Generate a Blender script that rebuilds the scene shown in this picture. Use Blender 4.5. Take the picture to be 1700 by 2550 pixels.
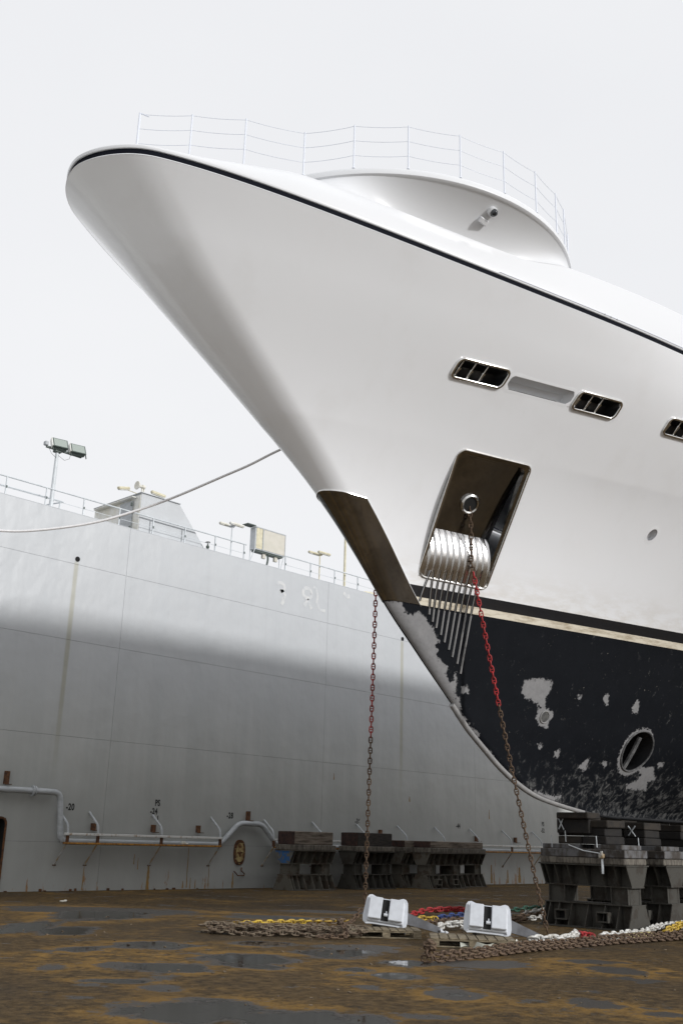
import bpy, math, random
import numpy as np
from math import pi, sin, cos, radians
from mathutils import Vector, Matrix, noise as mnoise

random.seed(7)
for o in list(bpy.data.objects): bpy.data.objects.remove(o)
SC = bpy.context.scene
COL = SC.collection

# ------------------------------------------------------------------ camera
cam_data = bpy.data.cameras.new('camera')
cam = bpy.data.objects.new('camera', cam_data); COL.objects.link(cam)
cam_data.sensor_fit = 'VERTICAL'; cam_data.sensor_height = 36.0; cam_data.lens = 36.0
cam_data.clip_start = 0.1; cam_data.clip_end = 3000
YAW, PITCH, ROLL = 44.335, 17.82, radians(1.604)
hd = Vector((cos(radians(YAW)), sin(radians(YAW)), 0)); rt = Vector((sin(radians(YAW)), -cos(radians(YAW)), 0)); zup = Vector((0, 0, 1))
fwd = hd*cos(radians(PITCH)) + zup*sin(radians(PITCH)); cup = -hd*sin(radians(PITCH)) + zup*cos(radians(PITCH))
cR = rt*cos(ROLL) + cup*sin(ROLL); cU = -rt*sin(ROLL) + cup*cos(ROLL)
m = Matrix((cR, cU, -fwd)).transposed().to_4x4(); m.translation = Vector((0, 0, 1.6))
cam.matrix_world = m
SC.camera = cam

# ------------------------------------------------------------------ sky, sun, exposure
SUN_EL, SUN_AZ = 18.5, 10.0      # height; degrees towards the stern from straight across the dock (from the camera's side)
sd = Vector((sin(radians(SUN_AZ))*cos(radians(SUN_EL)), -cos(radians(SUN_AZ))*cos(radians(SUN_EL)), sin(radians(SUN_EL))))
world = bpy.data.worlds.new('World'); SC.world = world; world.use_nodes = True
wn = world.node_tree; wn.nodes.clear()
wo = wn.nodes.new('ShaderNodeOutputWorld'); wb = wn.nodes.new('ShaderNodeBackground')
sky = wn.nodes.new('ShaderNodeTexSky'); sky.sky_type = 'NISHITA'; sky.sun_disc = False
sky.sun_elevation = radians(SUN_EL); sky.sun_rotation = math.atan2(sd.x, sd.y); sky.dust_density = 4.0
hs = wn.nodes.new('ShaderNodeHueSaturation'); hs.inputs['Saturation'].default_value = 0.25
mx = wn.nodes.new('ShaderNodeMix'); mx.data_type = 'RGBA'; mx.inputs[0].default_value = 0.93
cn = wn.nodes.new('ShaderNodeTexNoise'); cn.inputs['Scale'].default_value = 1.6; cn.inputs['Detail'].default_value = 5; cn.inputs['Roughness'].default_value = .5
tc = wn.nodes.new('ShaderNodeTexCoord'); mp_ = wn.nodes.new('ShaderNodeMapping'); mp_.inputs['Scale'].default_value = (1, 1, 2.2)
wn.links.new(tc.outputs['Generated'], mp_.inputs[0]); wn.links.new(mp_.outputs[0], cn.inputs['Vector'])
cl = wn.nodes.new('ShaderNodeMix'); cl.data_type = 'RGBA'; cl.inputs[6].default_value = (4.85, 4.92, 5.12, 1); cl.inputs[7].default_value = (5.5, 5.53, 5.62, 1)   # the bright, nearly even cloud cover
wn.links.new(cn.outputs[0], cl.inputs[0]); wn.links.new(cl.outputs[2], mx.inputs[7])
wn.links.new(sky.outputs[0], hs.inputs['Color']); wn.links.new(hs.outputs[0], mx.inputs[6])
wn.links.new(mx.outputs[2], wb.inputs['Color']); wb.inputs['Strength'].default_value = 0.1
wn.links.new(wb.outputs[0], wo.inputs['Surface'])
sl = bpy.data.lights.new('sun', 'SUN'); sl.energy = 1.42; sl.angle = radians(5); sl.color = (1.0, 0.992, 0.985)
so = bpy.data.objects.new('sun', sl); COL.objects.link(so)
so.rotation_euler = sd.to_track_quat('Z', 'Y').to_euler()
SC.view_settings.view_transform = 'Standard'; SC.view_settings.look = 'None'
SC.view_settings.exposure = 0.8; SC.view_settings.gamma = 1.0
SC.view_settings.use_curve_mapping = False

# ------------------------------------------------------------------ helpers
def tag(o, label=None, cat=None, group=None, kind=None):
    if label: o['label'] = label
    if cat: o['category'] = cat
    if group: o['group'] = group
    if kind: o['kind'] = kind
    return o
def obj_from_mesh(name, me, parent=None):
    o = bpy.data.objects.new(name, me); COL.objects.link(o)
    if parent is not None:
        o.parent = parent; o.matrix_parent_inverse = PINV.get(parent.name, Matrix.Identity(4))
    return o
PINV = {}
def thing(name, loc, label, cat, group=None):
    """Empty at the thing's base; parts are given in world coordinates."""
    o = bpy.data.objects.new(name, None); COL.objects.link(o); o.location = loc; o.empty_display_size = .2
    PINV[o.name] = Matrix.Translation(-Vector(loc))
    return tag(o, label, cat, group)
class MB:
    """collects geometry in world coordinates, builds one mesh object"""
    def __init__(s): s.v = []; s.f = []; s.sm = []
    def add(s, vs, fs, smooth=False):
        n = len(s.v); s.v += [tuple(p) for p in vs]; s.f += [tuple(i+n for i in f) for f in fs]; s.sm += [smooth]*len(fs); return s
    def box(s, x0, x1, y0, y1, z0, z1, M=None):
        vs = [Vector((x, y, z)) for z in (z0, z1) for y in (y0, y1) for x in (x0, x1)]
        if M is not None: vs = [M @ p for p in vs]
        return s.add(vs, [(0, 2, 3, 1), (4, 5, 7, 6), (0, 1, 5, 4), (2, 6, 7, 3), (0, 4, 6, 2), (1, 3, 7, 5)])
    def bbox(s, x0, x1, y0, y1, z0, z1, b=.01, M=None):
        """box with chamfered edges"""
        c = Vector(((x0+x1)/2, (y0+y1)/2, (z0+z1)/2)); h = Vector(((x1-x0)/2, (y1-y0)/2, (z1-z0)/2))
        b = min(b, h.x*.9, h.y*.9, h.z*.9)
        idx = {}; vs = []
        for sx in (-1, 1):
            for sy in (-1, 1):
                for sz in (-1, 1):
                    for ax in range(3):
                        d = [h.x-b, h.y-b, h.z-b]; d[ax] = h[ax]
                        idx[(sx, sy, sz, ax)] = len(vs); vs.append(c+Vector((sx*d[0], sy*d[1], sz*d[2])))
        fs = []
        for ax in range(3):
            o1, o2 = [a for a in range(3) if a != ax]
            for sg in (-1, 1):
                q = []
                for (p, r) in ((-1, -1), (1, -1), (1, 1), (-1, 1)):
                    k = [0, 0, 0]; k[ax] = sg; k[o1] = p; k[o2] = r; q.append(idx[(*k, ax)])
                fs.append(q)
        for ax in range(3):
            o1, o2 = [a for a in range(3) if a != ax]
            for p in (-1, 1):
                for r in (-1, 1):
                    q = []
                    for (e, a) in ((-1, o1), (1, o1), (1, o2), (-1, o2)):
                        k = [0, 0, 0]; k[ax] = e; k[o1] = p; k[o2] = r; q.append(idx[(*k, a)])
                    fs.append(q)
        for sx in (-1, 1):
            for sy in (-1, 1):
                for sz in (-1, 1): fs.append([idx[(sx, sy, sz, a)] for a in range(3)])
        if M is not None: vs = [M @ p for p in vs]
        return s.add(vs, fs)
    def tube(s, path, r, n=8, cap=True, closed=False, smooth=True, up=None):
        P = [Vector(p) for p in path]; k = len(P); rs = r if isinstance(r, (list, tuple)) else [r]*k
        vs = []; fs = []; nrm = None
        for i in range(k):
            if closed: t = (P[(i+1) % k]-P[i-1]).normalized()
            else: t = ((P[min(i+1, k-1)]-P[i]).normalized() + (P[i]-P[max(i-1, 0)]).normalized()).normalized()
            if nrm is None:
                a = Vector(up) if up else (Vector((0, 0, 1)) if abs(t.z) < .9 else Vector((1, 0, 0)))
                nrm = (a - t*a.dot(t)).normalized()
            else: nrm = (nrm - t*nrm.dot(t)).normalized()
            b = t.cross(nrm)
            for j in range(n):
                an = 2*pi*j/n; vs.append(P[i] + (nrm*cos(an)+b*sin(an))*rs[i])
        for i in range(k if closed else k-1):
            for j in range(n):
                i2 = (i+1) % k
                fs.append((i*n+j, i*n+(j+1) % n, i2*n+(j+1) % n, i2*n+j))
        if cap and not closed:
            fs.append(tuple(range(n-1, -1, -1))); fs.append(tuple((k-1)*n+j for j in range(n)))
        return s.add(vs, fs, smooth)
    def lathe(s, prof, M, n=16, smooth=True):
        """prof: (r, z) list; M places it"""
        vs = []; fs = []
        for r, z in prof:
            for j in range(n): vs.append(M @ Vector((r*cos(2*pi*j/n), r*sin(2*pi*j/n), z)))
        for i in range(len(prof)-1):
            for j in range(n): fs.append((i*n+j, i*n+(j+1) % n, (i+1)*n+(j+1) % n, (i+1)*n+j))
        fs.append(tuple(range(n-1, -1, -1))); fs.append(tuple((len(prof)-1)*n+j for j in range(n)))
        return s.add(vs, fs, smooth)
    def prism(s, poly, fn, d0, d1, smooth=False):
        """poly of 2d points extruded d0..d1; fn(a,b,d)->point"""
        n = len(poly); vs = [fn(a, b, d0) for a, b in poly]+[fn(a, b, d1) for a, b in poly]
        fs = [tuple(range(n-1, -1, -1)), tuple(range(n, 2*n))]+[(i, (i+1) % n, n+(i+1) % n, n+i) for i in range(n)]
        return s.add(vs, fs, smooth)
    def grid(s, P, smooth=True, closed=False):
        r = len(P); c = len(P[0]); vs = [p for row in P for p in row]
        fs = [(i*c+j, i*c+(j+1) % c, (i+1)*c+(j+1) % c, (i+1)*c+j) for i in range(r-1) for j in range(c if closed else c-1)]
        return s.add(vs, fs, smooth)
    def mesh(s, name, mat):
        me = bpy.data.meshes.new(name); me.from_pydata(s.v, [], s.f); me.materials.append(mat)
        me.polygons.foreach_set('use_smooth', s.sm); me.update(); return me
    def build(s, name, mat, parent=None, fix=True):
        me = s.mesh(name, mat)
        if fix:
            import bmesh
            bm = bmesh.new(); bm.from_mesh(me); bmesh.ops.recalc_face_normals(bm, faces=bm.faces); bm.to_mesh(me); bm.free()
        me.set_sharp_from_angle(angle=radians(40)) if any(s.sm) else None
        return obj_from_mesh(name, me, parent)
def place(name, me, M, parent=None):
    """object sharing mesh me at world matrix M"""
    o = bpy.data.objects.new(name, me); COL.objects.link(o)
    o.matrix_basis = M; PINV[o.name] = M.inverted()
    if parent is not None: o.parent = parent; o.matrix_parent_inverse = PINV.get(parent.name, Matrix.Identity(4))
    return o
def arc_path(pts, r, n=5):
    """polyline with rounded bends"""
    P = [Vector(p) for p in pts]; out = [P[0]]
    for i in range(1, len(P)-1):
        a = (P[i-1]-P[i]); b = (P[i+1]-P[i]); d = min(r, a.length*.49, b.length*.49)
        p0 = P[i]+a.normalized()*d; p1 = P[i]+b.normalized()*d
        for k in range(n+1):
            t = k/n; out.append(p0*(1-t)**2+P[i]*2*t*(1-t)+p1*t*t)
    out.append(P[-1]); return out
def rrect(w, h, r, n=5):
    """rounded rectangle outline centred on 0"""
    out = []
    for cx, cy, a0 in ((w/2-r, h/2-r, 0), (-w/2+r, h/2-r, pi/2), (-w/2+r, -h/2+r, pi), (w/2-r, -h/2+r, 3*pi/2)):
        for k in range(n+1):
            a = a0+pi/2*k/n; out.append((cx+r*cos(a), cy+r*sin(a)))
    return out

# ------------------------------------------------------------------ materials
class NT:
    def __init__(s, name):
        s.m = bpy.data.materials.new(name); s.m.use_nodes = True; s.t = s.m.node_tree; s.n = s.t.nodes; s.l = s.t.links
        s.b = s.n['Principled BSDF']; s._pos = None
    def new(s, t, **kw):
        x = s.n.new(t)
        for k, v in kw.items(): setattr(x, k, v)
        return x
    def pos(s):
        if s._pos is None: s._pos = s.new('ShaderNodeNewGeometry').outputs['Position']
        return s._pos
    def sep(s, v=None):
        x = s.new('ShaderNodeSeparateXYZ'); s.l.new(v or s.pos(), x.inputs[0]); return x.outputs
    def inp(s, sock, v):
        if isinstance(v, bpy.types.NodeSocket): s.l.new(v, sock)
        else: sock.default_value = v if not (isinstance(v, tuple) and len(v) == 3 and sock.type == 'RGBA') else (*v, 1)
    def math(s, op, a, b=0.0, c=None, clamp=False):
        x = s.new('ShaderNodeMath', operation=op, use_clamp=clamp); s.inp(x.inputs[0], a); s.inp(x.inputs[1], b)
        if c is not None: s.inp(x.inputs[2], c)
        return x.outputs[0]
    def noise(s, scale, detail=4, rough=.55, vec=None, stretch=None, dist=0):
        v = vec or s.pos()
        if stretch:
            mp = s.new('ShaderNodeMapping'); mp.inputs['Scale'].default_value = stretch; s.l.new(v, mp.inputs[0]); v = mp.outputs[0]
        x = s.new('ShaderNodeTexNoise'); s.l.new(v, x.inputs['Vector']); x.inputs['Scale'].default_value = scale
        x.inputs['Detail'].default_value = detail; x.inputs['Roughness'].default_value = rough; x.inputs['Distortion'].default_value = dist
        return x.outputs[0]
    def smooth(s, v, a, b):
        x = s.new('ShaderNodeMapRange', interpolation_type='SMOOTHSTEP'); s.inp(x.inputs[0], v)
        x.inputs[1].default_value = a; x.inputs[2].default_value = b; x.inputs[3].default_value = 0; x.inputs[4].default_value = 1
        return x.outputs[0]
    def mix(s, f, a, b):
        x = s.new('ShaderNodeMix', data_type='RGBA'); s.inp(x.inputs[0], f); s.inp(x.inputs[6], a); s.inp(x.inputs[7], b); return x.outputs[2]
    def fmix(s, f, a, b):
        x = s.new('ShaderNodeMix', data_type='FLOAT'); s.inp(x.inputs[0], f); s.inp(x.inputs[2], a); s.inp(x.inputs[3], b); return x.outputs[0]
    def bump(s, h, strength=.3, dist=.01, normal=None):
        x = s.new('ShaderNodeBump'); s.l.new(h, x.inputs['Height']); x.inputs['Strength'].default_value = strength; x.inputs['Distance'].default_value = dist
        if normal: s.l.new(normal, x.inputs['Normal'])
        s.l.new(x.outputs[0], s.b.inputs['Normal']); return x.outputs[0]
    def attr(s, name):
        x = s.new('ShaderNodeAttribute'); x.attribute_name = name; return x.outputs['Fac']
    def set(s, color=None, rough=None, metal=None, spec=None, coat=None):
        if color is not None: s.inp(s.b.inputs['Base Color'], color)
        if rough is not None: s.inp(s.b.inputs['Roughness'], rough)
        if metal is not None: s.inp(s.b.inputs['Metallic'], metal)
        if spec is not None: s.inp(s.b.inputs['Specular IOR Level'], spec)
        if coat is not None: s.inp(s.b.inputs['Coat Weight'], coat)
        return s.m
def simple(name, c1, c2=None, scale=6, rough=.5, metal=0, spec=.5, bump=0, stretch=None, lo=.35, hi=.65, bscale=None):
    t = NT(name)
    col = c1
    if c2 is not None:
        col = t.mix(t.smooth(t.noise(scale, 6, .6, stretch=stretch), lo, hi), c1, c2)
    if bump: t.bump(t.noise(bscale or scale*6, 4, .6, stretch=stretch), bump, .01)
    return t.set(col, rough, metal, spec)
def rusty(name, paint, rust=(.10, .045, .018), amount=.5, scale=5, rough=.55, metal=0):
    t = NT(name)
    n = t.noise(scale, 8, .65); n2 = t.noise(scale*7, 4, .6)
    rc = t.mix(n2, (rust[0]*.5, rust[1]*.5, rust[2]*.5), (rust[0]*1.6, rust[1]*1.6, rust[2]*1.6))
    f = t.smooth(n, .62-amount*.4, .70-amount*.4)
    t.bump(n2, .25, .006)
    return t.set(t.mix(f, t.mix(n2, paint, tuple(c*.75 for c in paint)), rc), t.fmix(f, rough, .85), metal)
# ------------------------------------------------------------------ dock floor
W = 27.85           # inner face of the far wing wall
WN = -3.35          # inner face of the near wing wall (behind the camera)
WALL_H = 11.33
PUD = [(6.94, 8.55, 0.81, 0.73), (7.29, 7.57, 0.63, 0.72), (8.73, 11.48, 0.67, 0.51), (10.31, 11.69, 0.64, 0.76), (11.91, 11.52, 0.58, 0.69), (9.87, 10.84, 0.31, 0.24), (7.52, 10.73, 0.4, 0.19), (10.32, 13.89, 0.67, 0.59), (9.05, 13.91, 0.32, 0.39), (10.52, 16.59, 0.51, 0.95), (13.11, 19.5, 1.07, 1.56), (10.29, 17.58, 0.48, 1.4), (11.94, 13.19, 0.56, 0.43), (11.88, 10.06, 0.35, 0.48), (10.69, 9.25, 0.36, 0.33), (9.97, 7.74, 0.2, 0.24), (10.77, 9.91, 0.27, 0.29), (7.85, 7.16, 0.24, 0.4), (12.49, 11.47, 0.23, 0.33)]
WET = [(7.56, 12.22, 0.18, 0.29), (8.4, 12.12, 0.28, 0.29), (7.55, 9.98, 0.22, 0.25), (6.6, 9.87, 0.17, 0.11), (9.98, 7.77, 0.34, 0.41), (13.79, 7.9, 0.37, 0.41), (10.72, 6.43, 0.27, 0.39), (8.53, 7.0, 0.2, 0.13), (14.42, 8.76, 0.5, 0.29), (9.6, 8.73, 0.1, 0.16), (12.76, 9.44, 0.74, 0.47), (12.94, 12.01, 0.7, 0.46), (10.19, 6.95, 0.17, 0.15), (10.61, 5.59, 0.21, 0.21), (13.83, 20.62, 2.22, 0.97), (16.05, 17.39, 1.04, 0.59), (18.8, 18.0, 1.43, 0.51)]
def make_floor():
    xs = np.concatenate([[-1500, -300, -80, -30, -8], np.arange(0, 30.01, .12), [33, 36, 40, 50, 70, 100, 300, 1500]])
    ys = np.concatenate([[-1500, -300, -60, -12, -4, 0], np.arange(3, 28.01, .12), [33, 60, 300, 1500]])
    X, Y = np.meshgrid(xs, ys); nx, ny = len(xs), len(ys)
    V = np.stack([X, Y, 0*X], -1).reshape(-1, 3)
    idx = np.arange(nx*ny).reshape(ny, nx)
    F = np.stack([idx[:-1, :-1], idx[:-1, 1:], idx[1:, 1:], idx[1:, :-1]], -1).reshape(-1, 4)
    me = bpy.data.meshes.new('dock_floor'); me.from_pydata(V.tolist(), [], F.tolist())
    def field(L, g=1.0):
        out = np.full(len(V), -3.0)
        for cx, cy, a, b in L:
            dx, dy = V[:, 0]-cx, V[:, 1]-cy
            u = dx*rt.x+dy*rt.y; w = dx*hd.x+dy*hd.y
            out = np.maximum(out, (1-np.sqrt((u/(a*g))**2+(w/(b*g))**2))*min(1, (a+b)))
        return out
    for nm, L, g in (('puddle', PUD, 1.0), ('wet', PUD+WET, 1.08)):
        at = me.attributes.new(nm, 'FLOAT', 'POINT'); at.data.foreach_set('value', np.clip(field(L, g), -3, 3).astype(np.float32))
    t = NT('worn_deck_coating')
    big = t.noise(.35, 5, .6); mid = t.noise(2.2, 8, .7); fine = t.noise(17, 8, .75); grit = t.noise(70, 4, .7); scale_ = t.noise(6.5, 8, .72)
    brown = t.mix(t.smooth(scale_, .36, .64), (.044, .029, .014), (.128, .085, .039))
    ochre = t.mix(t.smooth(fine, .35, .65), (.17, .095, .022), (.31, .185, .055))
    f_o = t.math('MULTIPLY', t.smooth(big, .47, .64), t.smooth(t.noise(3.1, 8, .75), .44, .58))
    ring = t.math('MULTIPLY', t.smooth(t.math('ADD', t.attr('wet'), t.math('MULTIPLY', t.math('SUBTRACT', scale_, .5), 1.6)), -.7, -.05), t.smooth(t.noise(1.1, 5, .6), .38, .56))
    f_o = t.math('MAXIMUM', f_o, t.math('MULTIPLY', ring, .85))
    col = t.mix(f_o, brown, ochre)
    col = t.mix(t.math('MULTIPLY', t.smooth(t.noise(.28, 5, .6), .46, .62), .62), col, t.mix(scale_, (.030, .023, .016), (.075, .056, .036)))     # old damp, silted areas
    # flaked-off coating: dark pits of every size, pale grit
    col = t.mix(t.math('MULTIPLY', t.smooth(t.math('ADD', t.math('MULTIPLY', fine, .6), t.math('MULTIPLY', mid, .4)), .52, .60), .8), col, (.030, .024, .018))
    col = t.mix(t.math('MULTIPLY', t.smooth(grit, .56, .70), .55), col, (.21, .17, .12))
    col = t.mix(t.math('MULTIPLY', t.smooth(grit, .44, .32), .7), col, (.022, .018, .014))
    # damp hollows: bare grey, ragged at the edge
    edge = t.math('ADD', t.math('MULTIPLY', t.math('SUBTRACT', t.noise(1.5, 6, .6, dist=.4), .5), 1.5), t.math('ADD', t.math('MULTIPLY', t.math('SUBTRACT', scale_, .5), .75), t.math('MULTIPLY', t.math('SUBTRACT', fine, .5), .55)))
    wet = t.math('ADD', t.attr('wet'), edge)
    rnd = t.math('SUBTRACT', t.noise(.9, 8, .72), .60)
    wet = t.math('MAXIMUM', wet, t.math('ADD', t.math('MULTIPLY', rnd, 4.0), t.math('MULTIPLY', t.math('SUBTRACT', fine, .5), .4)))
    f_w = t.math('MULTIPLY', t.smooth(wet, -.06, .10), t.fmix(t.smooth(grit, .55, .66), 1.0, .55))
    grey = t.mix(t.smooth(grit, .38, .62), (.022, .020, .018), (.070, .064, .056))
    col = t.mix(f_w, col, grey)
    pud = t.math('ADD', t.attr('puddle'), edge)
    f_p = t.smooth(pud, .14, .2)
    col = t.mix(f_p, col, t.mix(mid, (.008, .008, .007), (.03, .027, .022)))
    r = t.fmix(f_w, .88, t.fmix(t.smooth(grit, .4, .6), .35, .7))
    r = t.fmix(f_p, r, t.fmix(t.smooth(t.noise(5, 5, .6), .5, .7), .05, .16))
    h = t.math('MULTIPLY', t.math('ADD', t.math('MULTIPLY', fine, .7), t.math('MULTIPLY', grit, .4)), t.math('SUBTRACT', 1.0, f_p))
    t.bump(h, .9, .03)
    t.set(col, r, 0, t.fmix(f_p, t.fmix(f_w, .12, .3), .5))
    me.materials.append(t.m)
    o = obj_from_mesh('dock_floor', me); tag(o, kind='structure')
make_floor()

def make_debris():
    m_ = MB(); rg = random.Random(3)
    for k in range(520):
        a = rg.uniform(-.36, .36); d = 8.5+16*rg.random()**1.6; p_ = hd*d*cos(a)+rt*d*sin(a)
        if rg.random() < .35: p_ = Vector((rg.gauss(14.5, 2.2), rg.gauss(12.3, 1.6), 0))
        s_ = .006+.018*rg.random()**3; M = Matrix.Translation((p_.x, p_.y, s_*.35)) @ Matrix.Rotation(rg.uniform(0, 6), 4, 'Z') @ Matrix.Rotation(rg.uniform(-.4, .4), 4, 'X')
        m_.bbox(-s_*rg.uniform(.6, 2), s_, -s_, s_*rg.uniform(.5, 1.2), -s_*.4, s_*.4, s_*.3, M)
    o = m_.build('loose_debris', simple('debris_chips', (.16, .12, .075), (.04, .03, .022), 9, .9)); tag(o, 'loose chips of rust scale and grit on the dock floor', 'debris', kind='stuff')
make_debris()

# ------------------------------------------------------------------ wing walls of the floating dock
STREAKS = [(16.62, 9.85, .11), (32.36, 9.75, .13)]
def wall_material():
    t = NT('dock_wall_paint'); P = t.sep(); x, z = P[0], P[2]
    v1 = t.noise(1.0, 6, .6, stretch=(1.3, 1.0, .07)); v2 = t.noise(1.0, 5, .6, stretch=(5, 1, .25)); big = t.noise(.25, 4, .5)
    clean = t.mix(v1, (.43, .448, .465), (.475, .488, .50))
    # painted shade: wall colour darkens downward below the yacht's shadow line
    line = t.math('ADD', z, t.math('MULTIPLY', t.math('SUBTRACT', t.noise(1.1, 4, .5, stretch=(.6, 1, .3)), .5), .35))
    f = t.smooth(line, 7.6, 3.2)
    shade_col = t.mix(t.smooth(v1, .38, .66), (.40, .412, .398), (.455, .465, .45))
    shade_col = t.mix(t.math('MULTIPLY', t.smooth(v2, .45, .7), .5), shade_col, (.44, .445, .425))
    low = t.smooth(z, 4.6, 1.5)
    shade_col = t.mix(t.math('MULTIPLY', low, .6), shade_col, t.mix(big, (.235, .242, .23), (.30, .306, .29)))
    col = t.mix(t.math('MULTIPLY', t.smooth(v2, .5, .75), .18), clean, (.38, .39, .40))
    col = t.mix(f, col, shade_col)
    # dried run-off below the scuppers
    for sx, sz, sw in STREAKS:
        dx = t.math('ABSOLUTE', t.math('SUBTRACT', x, t.math('ADD', sx, t.math('MULTIPLY', t.math('SUBTRACT', v2, .5), .05))))
        mk = t.math('MULTIPLY', t.smooth(dx, sw, sw*.35), t.math('MULTIPLY', t.smooth(z, sz, sz-.15), t.smooth(z, 2.6, 6.0)))
        col = t.mix(t.math('MULTIPLY', mk, .7), col, (.33, .32, .25))
    # rust: bottom edge, weep marks, pin holes
    rust = t.mix(t.noise(14, 5), (.16, .07, .018), (.34, .17, .04))
    rl = t.math('ADD', t.math('SUBTRACT', t.noise(3.2, 7, .75, stretch=(1, 1, .16)), .66), t.math('ADD', t.math('MULTIPLY', t.smooth(z, .7, 0), .10), t.math('MULTIPLY', t.smooth(x, 33.5, 36), .05)))
    rl = t.math('MULTIPLY', t.smooth(rl, 0.0, .05), t.smooth(z, 1.5, .5))
    col = t.mix(t.math('MULTIPLY', rl, .85), col, rust)
    pin = t.smooth(t.noise(3.3, 2, .4, stretch=(1, 1, .6)), .79, .81)
    col = t.mix(t.math('MULTIPLY', pin, t.math('MULTIPLY', t.smooth(z, 6.5, 4), .45)), col, rust)
    t.bump(t.math('ADD', t.noise(.9, 3, .5, stretch=(1, 1, .8)), t.math('MULTIPLY', t.noise(30, 3), .02)), .6, .09)
    return t.set(col, .42, 0, .5)
MWALL = wall_material()
M_BACK = simple('dark_seam_steel', (.2, .2, .2), rough=.7)
ROWS = [0, 1.36, 4.4, 7.3, 9.7, WALL_H]
def wing_wall(name, yface, sgn, x0, x1, label, door=None):
    """sgn=+1: body lies beyond yface in +y"""
    root = thing(name, ((x0+x1)/2, yface, 0), label, 'wall')
    ya, yb = (yface+.02, yface+4.2) if sgn > 0 else (yface-4.2, yface-.02)
    b = MB()
    if door:
        b.box(x0, door[0], ya, yb, 0.005, WALL_H-.004); b.box(door[1], x1, ya, yb, 0.005, WALL_H-.004); b.box(door[0], door[1], ya, yb, door[2], WALL_H-.004)
    else: b.box(x0, x1, ya, yb, 0.005, WALL_H-.004)
    b.build('backing', M_BACK, root)
    MB().box(x0, x1, ya-.02 if sgn > 0 else ya, yb if sgn > 0 else yb+.02, WALL_H, WALL_H+.02).build('top_deck', M_GREY, root)
    g = .008
    cols = [18.5+9.4*k for k in range(-6, 14)]; cols = [c for c in cols if x0 < c < x1]; cols = [x0]+cols+[x1]
    for i in range(len(ROWS)-1):
        for j in range(len(cols)-1):
            xa, xb, za, zb = cols[j]+g/2, cols[j+1]-g/2, ROWS[i]+g/2, ROWS[i+1]-g/2
            yy = (yface, yface+.03) if sgn > 0 else (yface-.03, yface)
            m_ = MB()
            if door and xa < door[0] < xb and za < door[2]:
                m_.box(xa, door[0], *yy, za, zb); m_.box(door[1], xb, *yy, za, zb)
                if zb > door[2]: m_.box(door[0], door[1], *yy, door[2], zb)
            else: m_.box(xa, xb, *yy, za, zb)
            m_.build('plate', MWALL, root, fix=False)
    return root
M_GREY = simple('grey_deck_paint', (.50, .52, .54), (.42, .44, .46), 2, .5)
M_RAILW = simple('pale_galvanised', (.58, .61, .63), (.50, .53, .55), 8, .45)
M_WHITE = simple('white_enamel', (.72, .72, .69), (.62, .60, .52), 3, .5)
M_RUST = simple('rust', (.13, .055, .02), (.055, .024, .012), 9, .85, bump=.4)
M_ORUST = simple('orange_rust', (.40, .20, .035), (.17, .075, .02), 5, .8, bump=.3, stretch=(3, 1, 1))
M_BLACK = simple('black_void', (.006, .006, .006), rough=.9)
M_MARK = simple('black_marking_paint', (.012, .012, .012), rough=.6)
M_PIPE = simple('grey_pipe_paint', (.42, .44, .455), (.34, .36, .37), 3, .5, stretch=(1, 1, 4))
M_CREAM = simple('cream_panel', (.56, .53, .47), (.50, .48, .41), 2, .5)
M_YLW = simple('aged_yellow_plastic', (.62, .58, .42), (.5, .46, .33), 6, .5)
M_DGREEN = simple('dark_green_steel', (.05, .07, .06), (.08, .10, .09), 10, .5)
M_FGLASS = NT('floodlight_glass').set((.30, .34, .31), .12, 0, .6)
DOOR = (14.35, 15.28, 1.98)
M_CONC = simple('pale_concrete', (.46, .45, .43), (.40, .39, .37), 1.5, .85, bump=.3, bscale=30)
tag(MB().box(-400, 2.6, -400, 400, -.5, .012).build('quay_apron', M_CONC), kind='structure')  # unseen pale ground added to bounce light up under the bow
far_wall = wing_wall('dock_wing_wall', W, 1, -40, 125, 'tall grey steel dock wall behind the yacht, dark with silt below its scum line', DOOR)

# marks on the far wall
def text_part(s, x, z, h, mat, parent, sx=.75, bold=0.045):
    cu = bpy.data.curves.new('mark', 'FONT'); cu.body = s; cu.size = h*1.38; cu.align_x = 'CENTER'; cu.offset = bold*h*1.2; cu.space_character = 1.1
    to = bpy.data.objects.new('mark_tmp', cu); COL.objects.link(to)
    bpy.context.view_layer.update()
    me = bpy.data.meshes.new_from_object(to.evaluated_get(bpy.context.evaluated_depsgraph_get())); bpy.data.objects.remove(to)
    me.materials.clear(); me.materials.append(mat)
    o = place('frame_mark', me, Matrix.Translation((x, W-.004, z-h/2)) @ Matrix.Rotation(pi/2, 4, 'X') @ Matrix.Diagonal((sx, 1, 1, 1)), parent)
    return o
for s, x, z in (('-20', 17.3, 2.37), ('-24', 20.35, 2.36), ('PS', 20.47, 2.62), ('I', 20.52, 2.13), ('-28', 23.51, 2.34), ('-36', 29.85, 2.35), ('-44', 36.08, 2.36), ('-52', 42.47, 2.33), ('PS', 42.5, 2.62)):
    text_part(s, x, z, .19, M_MARK, far_wall)
M_CHALK = simple('faded_paint', (.56, .565, .56), (.48, .495, .51), 5, .6, lo=.4, hi=.6)
def stroke(pts, w, name='painted_letter'):
    m_ = MB(); P = [Vector((x, W-.005, z)) for x, z in pts]
    a = []; b = []
    for i, p in enumerate(P):
        t = (P[min(i+1, len(P)-1)]-P[max(i-1, 0)]).normalized(); n = Vector((-t.z, 0, t.x))*w*1.5*(.7+.4*random.random())/2
        a.append(p+n); b.append(p-n)
    m_.grid([a, b], False).build(name, M_CHALK, far_wall, fix=False)
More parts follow.
